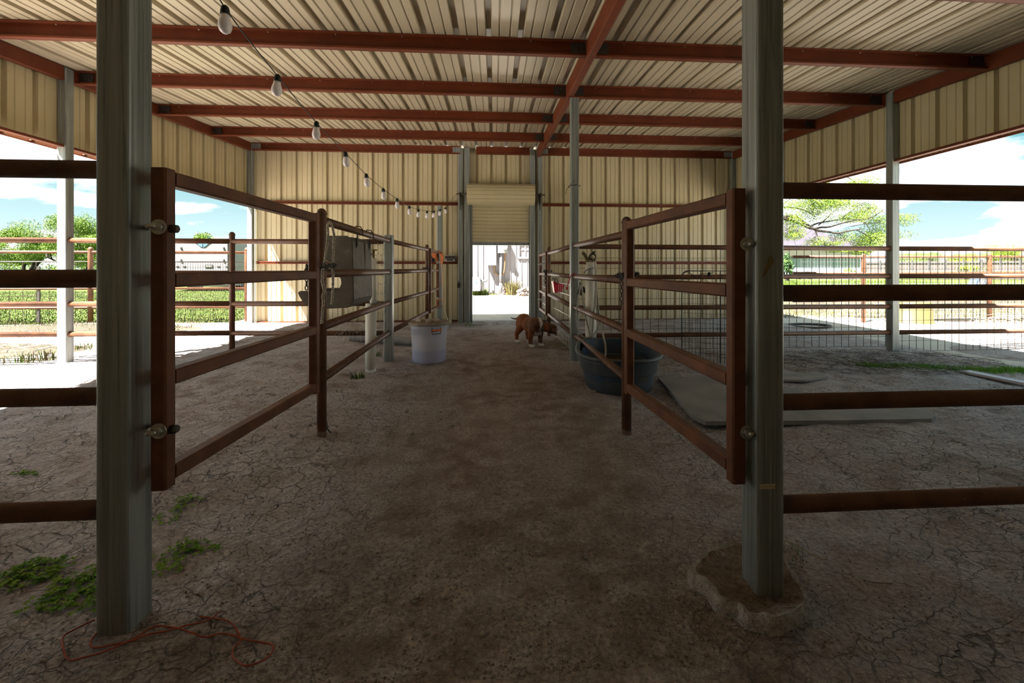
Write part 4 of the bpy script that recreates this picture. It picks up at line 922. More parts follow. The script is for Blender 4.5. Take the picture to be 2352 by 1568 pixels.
# local frame: +x = nose direction, +y = the dog's left, z up, metres; scaled on placement
DP = [('e', (-.02, 0, .275), (.17, .100, .102)), ('e', (.13, 0, .272), (.128, .112, .128)), ('e', (-.20, 0, .305), (.125, .102, .110)), ('e', (.05, 0, .245), (.15, .09, .085)),
      ('c', (.19, .01, .315), .080, (.255, .10, .27), .066),            # neck, lowered
      ]
HD = Matrix.Rotation(math.radians(68), 3, 'Z'); HO = Vector((.21, .05, 0))      # the head is turned to the dog's left
def hd(x, y, z): return HO + HD @ Vector((x, y, z))
DP += [('e', hd(.135, 0, .245), (.085, .068, .066), HD @ Matrix.Rotation(.45, 3, 'Y')), ('e', hd(.12, 0, .262), (.06, .066, .05), HD),
       ('c', hd(.17, 0, .222), .044, hd(.235, 0, .178), .034), ('e', hd(.215, 0, .172), (.04, .034, .026), HD)]
for s in (1, -1):
    fx_off = .0 if s < 0 else -.02
    DP += [('e', (.155, .062 * s, .245), (.060, .042, .095)), ('c', (.15 + fx_off, .075 * s, .215), .048, (.135 + fx_off, .082 * s, .115), .034), ('c', (.135 + fx_off, .082 * s, .115), .033, (.15 + fx_off, .080 * s, .035), .028), ('e', (.168 + fx_off, .078 * s, .024), (.048, .036, .025))]
    hx = -.20 + (.04 if s > 0 else -.03)
    DP += [('e', (hx, .055 * s, .265), (.082, .045, .095)), ('c', (hx + .03, .06 * s, .215), .056, (hx - .06, .068 * s, .125), .032), ('c', (hx - .06, .068 * s, .125), .030, (hx - .045, .072 * s, .035), .026), ('e', (hx - .02, .072 * s, .024), (.046, .034, .024))]
    DP += [('c', hd(.10, .058 * s, .275), .022, hd(.125, .078 * s, .225), .017)]        # folded ears
    for tq in (-1, 0, 1):
        DP += [('e', (.198 + fx_off, .078 * s + tq * .017, .015), (.016, .009, .013)), ('e', (hx + .012, .07 * s + tq * .016, .014), (.015, .008, .012))]
DP += [('c', (-.30, -.01, .35), .020, (-.345, -.065, .325), .012), ('c', (-.345, -.065, .325), .012, (-.36, -.125, .345), .007)]
dm = merged_body('dog', DP, .0065, 5)
nv = len(dm.vertices); co = np.empty(nv * 3); dm.vertices.foreach_get('co', co); co = co.reshape(-1, 3)
x, y, z = co[:, 0], co[:, 1], co[:, 2]
brown = np.array([.24, .070, .018]); dark = np.array([.060, .022, .010]); white = np.array([.62, .56, .50]); black = np.array([.015, .012, .011])
brind = smoothstep(-.12, .22, vnoise(x * 38 + z * 12, y * 30 + z * 9, 3) + .55 * vnoise(x * 11, z * 11, 4)) * smoothstep(-.12, .1, x)
c = brown[None] * (1 - .78 * brind[:, None]) + dark[None] * .78 * brind[:, None]
hq = (co - np.array(HO)) @ np.array(HD); hx_, hy_ = hq[:, 0], hq[:, 1]; isf = (x > .12) & (hx_ > .02)
headm = smoothstep(.06, .12, hx_) * isf * .6; c = c * (1 - headm[:, None]) + dark * headm[:, None]
def put(mask, col_):
    global c
    c = c * (1 - mask[:, None]) + col_ * mask[:, None]
put(smoothstep(.052, .038, z), white)
nz_ = .02 * vnoise(z * 30, y * 30, 9)
put((smoothstep(-.045, -.03, hx_ + nz_) * (1 - smoothstep(-.01, .01, hx_ + nz_))) * smoothstep(.20, .25, z) * (x > .14), white)
put((1 - smoothstep(.19, .225, z + nz_)) * smoothstep(.05, .12, x) * (np.abs(y) < .06) * (z > .16), white * .8)
put(smoothstep(.185, .205, hx_) * isf * (1 - smoothstep(.215, .235, z)), white * .95)
put(smoothstep(.248, .256, hx_) * isf * smoothstep(.176, .184, z), black)
put(smoothstep(.345, .37, -x) * smoothstep(.3, .32, z), dark)
ca = dm.color_attributes.new('coat', 'FLOAT_COLOR', 'POINT'); ca.data.foreach_set('color', np.concatenate([np.clip(c, 0, 1), np.ones((nv, 1))], 1).ravel())
mt = material('dog_coat', (.3, .1, .03), .6, bump=.15, bscale=220, spec=.35, bdist=.003); at = mt.node_tree.nodes.new('ShaderNodeVertexColor'); at.layer_name = 'coat'; mt.node_tree.links.new(at.outputs[0], mt.node_tree.nodes['Principled BSDF'].inputs['Base Color'])
dm.materials.clear(); dm.materials.append(mt)
dog = bpy.data.objects.new('dog', dm); COL.objects.link(dog)
DS, DA = 1.08, math.radians(-66)
dp = PZ(1219, 792, gd)
dog.location = (dp.x, dp.y, gd - .004); dog.rotation_euler = (0, 0, DA); dog.scale = (DS,) * 3; ORG[dog] = Vector(dog.location)
tag(dog, 'brindle brown dog with white paws and muzzle, sniffing by the right fence', 'dog')
def dog_part(b, name, mat):
    me = bpy.data.meshes.new(name); me.from_pydata(b.v, [], b.f); me.materials.append(mat); me.polygons.foreach_set('use_smooth', [True] * len(me.polygons))
    o = bpy.data.objects.new(name, me); COL.objects.link(o); o.parent = dog; return o
b = MB(); d0 = Vector((.228, .068, .288)); ax = Vector((.065, .09, -.045)).normalized(); u = ax.orthogonal().normalized(); v = ax.cross(u)
b.sweep([d0 + (u * math.cos(2 * PI * k / 24) + v * math.sin(2 * PI * k / 24)) * .0745 for k in range(24)], [(-.002, -.013), (.003, -.013), (.003, .013), (-.002, .013)], closed=True); dog_part(b, 'collar', M['black_plastic'])
b = MB(); b.box(d0 + Vector((-.01, -.01, -.10)), (.012, .01, .05)); dog_part(b, 'collar_tag', M['black_plastic'])
for s in (1, -1):
    b = MB(); b.ball(hd(.178, .043 * s, .262), .0075, 8, 6); dog_part(b, 'eye', M['black_plastic'])
# hay wisps by the dog
def wisps(name, cx, cy, rx, ry, n, mats, lab, cat, h=.05, ln=.14, r=.0022, zf=G, kind='stuff', seed=1):
    rs = random.Random(seed); b = MB()
    for i in range(n):
        a = rs.uniform(0, 2 * PI); q = rs.random() ** .6; x = cx + rx * q * math.cos(a); y = cy + ry * q * math.sin(a); d = rs.uniform(0, 2 * PI); l_ = ln * rs.uniform(.4, 1.2)
        z = zf(x, y) + rs.uniform(.004, h * (1 - q * .7)); bend = rs.uniform(-.4, .4)
        b.mi = rs.randrange(len(mats)) if isinstance(mats, list) else 0
        P_ = [(x + l_ * (k / 2 - .5) * math.cos(d + bend * k), y + l_ * (k / 2 - .5) * math.sin(d + bend * k), z + (.3 * h * (1 - abs(k - 1)) * rs.random())) for k in range(3)]
        b.sweep(P_, [(-r, -r * .5), (r, -r * .5), (0, r)], cap=False)
    return tag(b.build(name, mats), lab, cat, kind=kind)
material('hay', (.42, .33, .17), .9); material('hay_dark', (.20, .15, .10), .9); material('twig', (.10, .085, .075), .9); material('twig_pale', (.40, .36, .30), .9)
p = PZ(1285, 795, gd); wisps('hay', p.x + .05, p.y + .05, .34, .42, 260, [M['hay'], M['hay_dark'], M['hay_dark']], 'loose pile of dry hay under the dog\'s nose', 'hay', .06, .16, seed=4)
p = PZ(2130, 845, .04); wisps('dry_litter', 4.3, 4.75, 1.5, .62, 1600, [M['twig'], M['twig'], M['twig_pale']], 'dark twiggy litter along the right mesh fence', 'litter', .06, .15, .0015, seed=8)
wisps('dry_litter', 2.6, 5.0, 1.1, .45, 420, [M['twig'], M['hay_dark'], M['twig_pale']], 'scattered straw litter behind the stock tank', 'litter', .02, .11, .0013, seed=9)
wisps('dry_litter', -.2, 9.12, .9, .10, 90, [M['twig'], M['hay_dark']], 'dry leaves and straw along the door threshold', 'litter', .04, .1, .003, seed=10)
# green growth
material('weed_green', (.13,.30,.02), .7); material('weed_light', (.22,.36,.03), .7); material('grass_dry', (0.0819, 0.0663, 0.0351), .85); material('grass_green', (0.04524, 0.0819, 0.0039), .75); material('grass_light', (0.0741, 0.0975, 0.0078), .75)
def leaf(b, p, d, up, l_, w_):
    d = Vector(d).normalized(); s = d.cross(Vector((0, 0, 1)) if abs(d.z) < .95 else Vector((1, 0, 0))).normalized(); p = Vector(p); m_ = p + d * l_ * .5 + Vector((0, 0, up))
    b.add([p, m_ + s * w_, p + d * l_, m_ - s * w_], [(0, 1, 2, 3)])
def seedlings(name, px_list, n, spread, lab, seed, size=.013, zf=G):
    rs = random.Random(seed); b = MB()
    for (x, y) in px_list:
        c_ = PZ(x, y, .0)
        for i in range(n):
            a = rs.uniform(0, 2 * PI); q = rs.random() ** .5 * spread; X, Y_ = c_.x + q * math.cos(a) * 1.4, c_.y + q * math.sin(a)
            z = zf(X, Y_); h = rs.uniform(.002, .012); b.mi = rs.randrange(2)
            for k in range(4):
                d = 2 * PI * k / 4 + rs.random(); leaf(b, (X, Y_, z + h), (math.cos(d), math.sin(d), .25), .003, size * rs.uniform(.7, 1.3), size * .42)
            b.sweep([(X, Y_, z - .003), (X, Y_, z + h)], [(-.0008, 0), (.0008, 0), (0, .001)], cap=False)
    return tag(b.build(name, [M['weed_green'], M['weed_light']]), lab, 'weeds', kind='stuff')
seedlings('seedlings', [(70, 1320), (150, 1350), (185, 1345), (205, 1330), (30, 1335), (100, 1310), (120, 1385), (210, 1375), (80, 1315)], 34, .07, 'carpet of tiny green seedlings in front of the left front post', 2)
seedlings('seedlings', [(40, 1100), (70, 1103)], 9, .03, 'two tiny green sprouts on cracked mud at the left edge', 3)
seedlings('seedlings', [(370, 1310), (380, 1300), (430, 1255), (465, 1262), (440, 1245), (372, 1195), (420, 1165), (435, 1152), (395, 1270)], 14, .05, 'green seedlings between the left front post and its gate', 5)
def tuft(name, x, y, n, h, w_, lab, seed, mats, cat='grass', zf=G, sp=.05, kind='stuff'):
    rs = random.Random(seed); b = MB()
    for i in range(n):
        a = rs.uniform(0, 2 * PI); q = sp * rs.random() ** .5; X, Y_ = x + q * math.cos(a), y + q * math.sin(a); z = zf(X, Y_) - .005; H_ = h * rs.uniform(.4, 1.1); ln = rs.uniform(.1, .8) * H_; d = rs.uniform(0, 2 * PI)
        b.mi = rs.randrange(len(mats)); s = Vector((-math.sin(d), math.cos(d), 0)) * w_
        p0, p1, p2 = Vector((X, Y_, z)), Vector((X + ln * .35 * math.cos(d), Y_ + ln * .35 * math.sin(d), z + H_ * .6)), Vector((X + ln * math.cos(d), Y_ + ln * math.sin(d), z + H_))
        b.add([p0 - s, p0 + s, p1 + s * .7, p1 - s * .7, p2], [(0, 1, 2, 3), (3, 2, 4)])
    return tag(b.build(name, mats), lab, cat, kind=kind)
p = PZ(822, 872, .02); tuft('grass_tuft', p.x, p.y, 70, .09, .003, 'small green grass tuft in front of the left standpipe', 11, [M['grass_green'], M['weed_light'], M['grass_dry']], sp=.07)
p = PZ(866, 822, .02); tuft('grass_tuft', p.x, p.y, 50, .10, .003, 'dry yellowish grass tuft beside the left standpipe', 12, [M['grass_dry'], M['grass_dry'], M['weed_green']], sp=.06)
p = PZ(1082, 745, .0); tuft('grass_tuft', p.x, p.y, 60, .07, .004, 'green weed tuft at the left foot of the door', 13, [M['grass_green'], M['weed_light']], sp=.13)
p = PZ(1812, 1268, .0); tuft('grass_tuft', p.x, p.y, 40, .05, .0016, 'dead grass tuft beside the right front post', 14, [M['hay'], M['hay_dark'], M['weed_green']], sp=.05)
# green strip and weeds outside
def grass_area(name, fn, n, h, w_, mats, lab, seed, zf, cat='grass'):
    rs = np.random.default_rng(seed); b = MB(); X, Y_ = fn(rs, n); Z = zf(X, Y_)
    H_ = h * rs.uniform(.4, 1.15, n); D = rs.uniform(0, 2 * PI, n); Ln = rs.uniform(.1, .7, n) * H_; mi = rs.integers(0, len(mats), n)
    c_, s_ = np.cos(D), np.sin(D); V = np.empty((n, 3, 3))
    V[:, 0] = np.stack([X - s_ * w_, Y_ + c_ * w_, Z - .01], 1); V[:, 1] = np.stack([X + s_ * w_, Y_ - c_ * w_, Z - .01], 1); V[:, 2] = np.stack([X + Ln * c_, Y_ + Ln * s_, Z + H_], 1)
    me = bpy.data.meshes.new(name); me.from_pydata(V.reshape(-1, 3).tolist(), [], np.arange(3 * n).reshape(-1, 3).tolist())
    for m_ in mats: me.materials.append(m_)
    me.polygons.foreach_set('material_index', mi.tolist()); me.update()
    o = bpy.data.objects.new(name, me); COL.objects.link(o); ORG[o] = Vector((0, 0, 0)); return tag(o, lab, cat, kind='stuff')
flat = lambda x, y: np.full_like(np.asarray(x, float), .015)
GG = [M['grass_green'], M['grass_light'], M['grass_green'], M['grass_dry']]
grass_area('pasture_grass', lambda r, n: (-r.uniform(5.3, 24, n), 9.45 + r.random(n) ** 1.6 * 13), 80000, .035, .012, GG, 'bright green pasture grass beyond the left fence', 21, flat)
grass_area('dry_grass', lambda r, n: (-r.uniform(5.6, 13.5, n), 8.7 + .42 * r.standard_normal(n)), 7000, .06, .006, [M['grass_dry'], M['grass_dry'], M['grass_light'], M['hay_dark']], 'patchy dry grass in front of the left pasture fence', 22, sand_z)
grass_area('dry_grass', lambda r, n: (r.uniform(6.2, 16, n), 9.4 + .9 * np.abs(r.standard_normal(n))), 9000, .09, .006, [M['grass_dry'], M['grass_light'], M['hay']], 'dry and green grass under the right pasture fence', 23, sand_z)
grass_area('green_strip', lambda r, n: ((lambda u: (4.05 + u * 1.75, 4.62 - u * .42 + r.normal(0, .07, n)))(r.random(n))), 5000, .045, .003, [M['weed_green'], M['weed_green']], 'low green grass strip by the white trim strip', 24, lambda x, y: gz(x, y))
grass_area('lawn_grass', lambda r, n: (r.uniform(10, 34, n), r.uniform(20, 34, n)), 20000, .09, .02, [M['grass_green'], M['grass_light']], 'bright green lawn in front of the right house', 25, flat)
for i, (x, y, n, h, lab) in enumerate(((20, 832, 50, .10, 'green grass clump at the left edge outside'), (90, 828, 120, .15, 'bushy weed clump at the foot of the left side post'), (165, 802, 40, .11, 'thin dry grass clump right of the left side post'), (200, 800, 50, .11, 'pale dry grass clump beside the nearest left post'))):
    p = PZ(x, y, .03); tuft('weed_clump', p.x, p.y, n, h, .005, lab, 30 + i, [M['grass_dry'], M['grass_light'], M['grass_green'], M['hay_dark']], 'weeds', zf=lambda a, c: .03, sp=.16)
wisps('dead_branches', PZ(2330, 765, .05).x, PZ(2330, 765, .05).y, .7, .5, 160, [M['hay'], M['twig_pale'], M['hay']], 'tangle of dead pale weeds against the right mesh fence outside', 'weeds', .42, .4, .003, zf=lambda a, c: .03, seed=41)
wisps('dead_branches', PZ(60, 800, .05).x, PZ(60, 800, .05).y, .9, .35, 60, [M['twig'], M['twig_pale']], 'bare dry twigs in front of the left side post outside', 'twigs', .25, .45, .003, zf=lambda a, c: .03, seed=42)
# ================================================================ STONES AND GRAVEL IN THE AISLE
dirt_material('stone', (.30, .26, .22), (.36, .31, .26), (.26, .22, .19), 0, .006, 9, .2)
stones = [(1022, 1371, 13), (950, 1376, 10), (951, 1383, 8), (1196, 1230, 11), (1237, 1275, 8), (1171, 1304, 8), (1194, 1367, 10), (1110, 1455, 11), (1153, 1456, 9), (1068, 1490, 10), (1040, 1527, 9), (1251, 1385, 8), (1258, 1434, 8), (978, 1458, 12), (1202, 1545, 11), (1411, 1230, 7), (1454, 1373, 8), (1069, 1275, 7), (1345, 1281, 7), (934, 953, 9), (947, 1003, 8), (1039, 985, 7), (1367, 908, 9), (1188, 1422, 9), (1408, 1460, 7), (1495, 1505, 8), (738, 1302, 8), (711, 1425, 9), (640, 1395, 8), (1588, 1407, 9)]
SO = []
for i, (x, y, r) in enumerate(stones):
    p = PZ(x, y, -.01); d = p.y; R_ = r / F * d * .62; b = MB()
    b.ball((p.x, p.y, G(p.x, p.y) + R_ * .35), (R_ * random.uniform(.9, 1.3), R_ * random.uniform(.8, 1.1), R_ * random.uniform(.6, .85)), 7, 5, Matrix.Rotation(random.random() * 3, 3, 'Z'), .12)
    SO.append((p.y, p.x, tag(b.build('stone', M['stone']), None, 'stone', 'stones in the aisle')))
SO.sort(key=lambda q: q[0])
for lo_, hi_, wh in ((0, 10, 'nearest the camera'), (10, 20, 'halfway up the aisle'), (20, 40, 'far up the aisle')):
    grp = sorted(SO[lo_:hi_], key=lambda q: q[1])
    for k, q in enumerate(grp): q[2]['label'] = f"small pale stone on the dirt {wh}, {['first', 'second', 'third', 'fourth', 'fifth', 'sixth', 'seventh', 'eighth', 'ninth', 'tenth'][k]} from the left"
rs = np.random.default_rng(5); b = MB()
n = 11000; gx = rs.normal(.05, .85, n); gy = 1.25 + rs.random(n) ** 1.6 * 5.5
for i in range(n):
    r = float(rs.uniform(.0018, .0048)) * (1 + .12 * gy[i]); b.mi = int(rs.random() < .45); x, y = float(gx[i]), float(gy[i]); z = G(x, y) + r * .3; a = float(rs.random() * 6)
    ca, sa = math.cos(a) * r, math.sin(a) * r
    b.add([(x + ca, y + sa, z), (x - sa, y + ca, z), (x - ca, y - sa, z), (x + sa, y - ca, z), (x, y, z + r * .8)], [(0, 1, 4), (1, 2, 4), (2, 3, 4), (3, 0, 4)], True)
tag(b.build('gravel', [M['stone'], M['hay_dark']]), 'fine gravel strewn along the middle of the aisle', 'gravel', kind='stuff')
b = MB(); b.tube(ground_line([(1950, 1280), (1955, 1292), (1975, 1315), (2010, 1328), (2050, 1334)], .0035, 30), .0035, 6); tag(b.build('twig', M['twig_pale']), 'curved pale twig on cracked mud right of the right front post', 'twig')
b = MB(); b.tube(ground_line([(1790, 1240), (1840, 1258), (1880, 1278), (1900, 1282)], .002, 30, .012), .002, 5); tag(b.build('twig', M['hay']), 'thin straight straw stalk behind the right front post', 'twig')
b = MB(); b.tube([PZ(749, 965, .1), PZ(752, 985, .05), PZ(765, 1000, .01)], .006, 6); tag(b.build('root_stub', M['twig']), 'bent dry root beside the foot of the left gate post', 'root')
# ================================================================ BEYOND THE BARN
# --- white metal house seen through the door
YH = 18.3
material('white_sheet', (0.1482, 0.1427, 0.156), .5, var=(0.1388, 0.1342, 0.1466), scale=3)
house = thing('metal_house', 'white ribbed metal house wall seen through the open roll-up door', 'building', (1, YH, 0))
sx = F / YH
rib = .229
wp0, wp1 = PY(1190, 600, YH).x, PY(1222, 600, YH).x; wz0, wz1 = PY(1200, 592, YH).z, PY(1200, 555, YH).z
def house_panel(a, c_, z0, z1):
    rs_ = []; k = math.ceil(a / rib); pr = [(a, 0)]
    while k * rib < c_:
        for s, d in ((-.022, 0), (-.010, .022), (.010, .022), (.022, 0)):
            if a < k * rib + s < c_: pr.append((k * rib + s, d))
        k += 1
    pr.append((c_, 0)); sheet(pr, lambda s: z0, lambda s: z1, lambda s, d, h: (s, YH - d, h)).build('wall_panel', M['white_sheet'], house)
edges = [-4, -3.08, -2.17, -1.25, -.34, .58, wp0, wp1]
for a, c_ in zip(edges[:-2], edges[1:-1]): house_panel(a, c_, 0, 3.2)
house_panel(wp0, wp1, 0, wz0); house_panel(wp0, wp1, wz1, 3.2)
for k in range(6): house_panel(wp1 + k * .914, wp1 + (k + 1) * .914, 0, 3.2)
b = MB(); b.box((1.5, YH + 2.5, 1.6), (11, 4.9, 3.2)); b.prism([(YH - .35, 3.2), (YH + 5.2, 3.2), (YH + 2.4, 4.3)], -4.2, 7.2, lambda a, c_, h: (h, a, c_)); b.build('body', M['white_sheet'], house)
b = MB()
for x0, x1, z0, z1 in ((wp0, wp1, wz0 - .03, wz0 + .05), (wp0, wp1, wz1 - .06, wz1 + .04), (wp0 - .03, wp0 + .06, wz0, wz1), (wp1 - .06, wp1 + .03, wz0, wz1)): b.box(((x0 + x1) / 2, YH - .03, (z0 + z1) / 2), (x1 - x0, .06 if x1 - x0 > .2 else .05, z1 - z0))
wf = b.build('window_frame', material('white_paint', (0.156, 0.1521, 0.1599), .5), house)
material('window_glass', (.16, .15, .17), .15, spec=.6)
xm, zm = (wp0 + wp1) / 2, (wz0 + wz1) / 2
for x0, x1 in ((wp0 + .06, xm - .02), (xm + .02, wp1 - .06)):
    for z0, z1 in ((wz0 + .05, zm - .02), (zm + .02, wz1 - .06)):
        b = MB(); b.box(((x0 + x1) / 2, YH + .01, (z0 + z1) / 2), (x1 - x0, .01, z1 - z0)); b.build('pane', M['window_glass'], wf)
b = MB(); b.box((xm, YH - .008, zm), (.05, .03, wz1 - wz0 - .1)); b.box((xm, YH - .004, zm), (wp1 - wp0 - .1, .03, .05)); b.build('glazing_bar', M['white_paint'], wf)
def box_px(x0, y0, x1, y1, Y, dep, b=None):
    b = b or MB(); p, q = PY(x0, y0, Y), PY(x1, y1, Y); b.box(((p.x + q.x) / 2, Y + dep / 2, (p.z + q.z) / 2), (q.x - p.x, dep, p.z - q.z)); return b
material('grey_white', (0.1404, 0.1459, 0.1427), .5); material('conduit', (0.1248, 0.078, 0.0429), .6)
tag(box_px(1118, 540, 1140, 609, YH - .28, .24).build('breaker_cabinet', M['grey_white']), 'tall pale electrical cabinet on the white house wall', 'cabinet')
t = thing('electric_meter', 'electric meter box with round glass dial on the white house wall', 'meter', PY(1155, 581, YH - .2))
box_px(1143, 545, 1166, 581, YH - .27, .23).build('box', M['grey_white'], t)
p = PY(1160, 569, YH - .28); b = MB(); b.lathe([(.085, -.09), (.085, 0)], p, 18, 'y'); g = b.build('dial_glass', M['white_paint'], t)
b = MB(); b.lathe([(.05, -.006), (.05, 0)], p + Vector((0, -.09, 0)), 14, 'y'); b.build('dial', M['radio_face'], g)
b = MB(); b.tube([PY(1150, 581, YH - .16), PY(1150, 674, YH - .16)], .055, 12); b.tube([PY(1150, 650, YH - .16), PY(1150, 674, YH - .16)], .065, 12); tag(b.build('riser_pipe', M['white_paint']), 'white riser pipe below the electric meter', 'pipe')
b = MB(); b.tube(smooth_pts([PY(1160, 580, YH - .13), PY(1160, 600, YH - .13), PY(1159, 616, YH - .13), PY(1157, 626, YH - .13), PY(1153, 630, YH - .10), PY(1146, 631, YH - .10), PY(1140, 629, YH - .13), PY(1136, 622, YH - .13), PY(1135, 608, YH - .13)], 40), .036, 8); tag(b.build('conduit', M['conduit']), 'tan conduit looping from the electric meter to the cabinet', 'conduit')
t = thing('utility_box', 'low white utility box with blue mark beside the house wall', 'utility box', PY(1092, 662, YH - .9))
box_px(1081, 637, 1103, 668, YH - .9, .5).build('box', M['white_paint'], t)
p = PY(1094, 648, YH - .91); b = MB(); b.prism([(-.05, .08), (.02, .03), (.05, -.05), (-.02, -.01)], -.004, .004, lambda a, c_, h: (p.x + a, p.y + h, p.z + c_)); b.build('blue_mark', material('blue_paint', (.05, .20, .50), .5), t)
b = MB(); b.tube([PY(1104, 643, YH - .6), PY(1108, 646, YH - .6), PY(1108, 667, YH - .6)], .05, 8); b.tube([PY(1108, 645, YH - .2), PY(1118, 645, YH - .2), PY(1119, 639, YH - .2)], .04, 8); b.build('pipes', M['grey_white'], t, kind='stuff')
sz = lambda a, c_: float(sand_z(a, c_))
for (x, y, n, h, lab, mats, sp) in ((1092, 672, 260, .34, 'leafy green plants below the utility box', [M['grass_light'], M['grass_green'], M['grass_light']], .32), (1113, 671, 140, .30, 'bright green plant right of the utility box', [M['grass_green'], M['grass_light']], .2), (1132, 673, 90, .10, 'low yellowish plant at the white wall', [M['grass_light'], M['grass_dry']], .25), (1172, 671, 320, .62, 'pale yellow ornamental grass clump by the house wall', [material('straw_yellow', (0.117, 0.103, 0.0234), .8), M['grass_dry']], .30)):
    p = PZ(x, y, .03); tuft('garden_plant', p.x, min(p.y, YH - .35), n, h, .012, lab, x, mats, 'plant', zf=sz, sp=sp)
rs_ = random.Random(3); b = MB(); material('rubble', (0.0936, 0.0624, 0.04524), .85, var=(0.1404, 0.1248, 0.117), scale=5)
for k in range(90):
    p = PZ(1203 + rs_.uniform(-16, 16), 676, .03); h = rs_.random() ** 1.5; R_ = rs_.uniform(.05, .11)
    b.ball((p.x + rs_.uniform(-.1, .1) + .0, YH - .75 + rs_.uniform(-.35, .35), .05 + h * .30 * max(.1, 1 - abs(p.x - 1.25) * 1.2)), (R_, R_ * .8, R_ * .7), 6, 4, Matrix.Rotation(rs_.random() * 3, 3, 'Z'), .2)
tag(b.build('rubble_pile', M['rubble']), 'heap of broken brown and white stones under the house window', 'stones', kind='stuff')
b = MB()
for k in range(26): p = PZ(1161 + rs_.uniform(-5, 5), 674, .03); b.ball((p.x, YH - .3 + rs_.uniform(-.1, .1), rs_.uniform(.05, .35)), rs_.uniform(.04, .08), 6, 4, None, .2)
tag(b.build('rubble_pile', M['rubble']), 'small stack of brown stones right of the riser pipe', 'stones', kind='stuff')
# --- white trailer beyond the left pasture
YT = 22.5
material('trailer_white', (0.1638, 0.1599, 0.1716), .45, var=(0.1521, 0.1482, 0.1599), scale=2); material('trailer_blue', (0.0702, 0.1404, 0.2028), .5); material('shade_glass', (.05, .10, .12), .2)
q0, q1 = PY(398, 560, YT), PY(528, 560, YT); zt5, zb5 = PY(465, 551, YT).z, PY(465, 658, YT).z
t = thing('cargo_trailer', 'white enclosed trailer with blue wing emblem, parked beyond the left pasture', 'trailer', ((q0.x + q1.x) / 2, YT, 0))
side_far = PY(585, 560, YT + 4.5)
b = MB(); dv = Vector((side_far.x - q1.x, 4.5, 0)); cor = [Vector((q0.x, YT, 0)), Vector((q1.x, YT, 0)), Vector((q1.x, YT, 0)) + dv, Vector((q0.x, YT, 0)) + dv]
b.add([v + Vector((0, 0, zb5)) for v in cor] + [v + Vector((0, 0, zt5)) for v in cor], [(3, 2, 1, 0), (4, 5, 6, 7), (0, 1, 5, 4), (1, 2, 6, 5), (2, 3, 7, 6), (3, 0, 4, 7)]); b.build('body', M['trailer_white'], t)
b = MB(); b.box(((q0.x + q1.x) / 2, YT - .03, (zt5 + zb5) / 2 + .02), (q1.x - q0.x - .16, .05, zt5 - zb5 - .16)); dr = b.build('ramp_door', M['trailer_white'], t)
for xx in (416, 514):
    for yy in (570, 598):
        p = PY(xx, yy, YT - .07); b = MB(); b.box(p, (.05, .04, .12)); b.ball(p + Vector((.02, -.02, 0)), .03, 6, 4); b.build('latch', M['dark_steel'], dr)
p = PY(466, 561, YT - .07); b = MB(); b.prism([(-.38, .10), (-.06, .13), (-.02, .04), (-.02, -.14), (-.12, -.10), (-.26, .03)], -.01, .01, lambda a, c_, h: (p.x + a, p.y + h, p.z + c_)); b.prism([(.38, .10), (.06, .13), (.02, .04), (.02, -.14), (.12, -.10), (.26, .03)][::-1], -.01, .01, lambda a, c_, h: (p.x + a, p.y + h, p.z + c_)); b.build('wing_emblem', M['trailer_blue'], dr, kind='stuff')
p = PY(480, 611, YT - .07); b = MB(); b.box(p, (.36, .02, .14)); pl_ = b.build('licence_plate', M['dark_steel'], t)
b = MB(); b.box(p + Vector((0, -.012, 0)), (.28, .01, .09)); b.build('plate_face', M['grey_white'], pl_)
for xx in (408, 424, 502, 522): b = MB(); b.box(PY(xx, 612, YT - .06), (.12, .03, .05)); b.build('marker_light', M['dark_steel'], t)
for k in (0, 1):
    c_ = Vector((q1.x, YT, 0)) + dv * (.45 + .2 * k); b = MB(); b.lathe([(.2, -.1), (.34, -.09), (.34, .09), (.2, .1)], (c_.x - .1, c_.y, .34), 18, 'x'); b.build('wheel', M['black_plastic'], t)
    c_ = Vector((q0.x, YT, 0)) + dv * (.45 + .2 * k); b = MB(); b.lathe([(.2, -.1), (.34, -.09), (.34, .09), (.2, .1)], (c_.x + .1, c_.y, .34), 18, 'x'); b.build('wheel', M['black_plastic'], t)
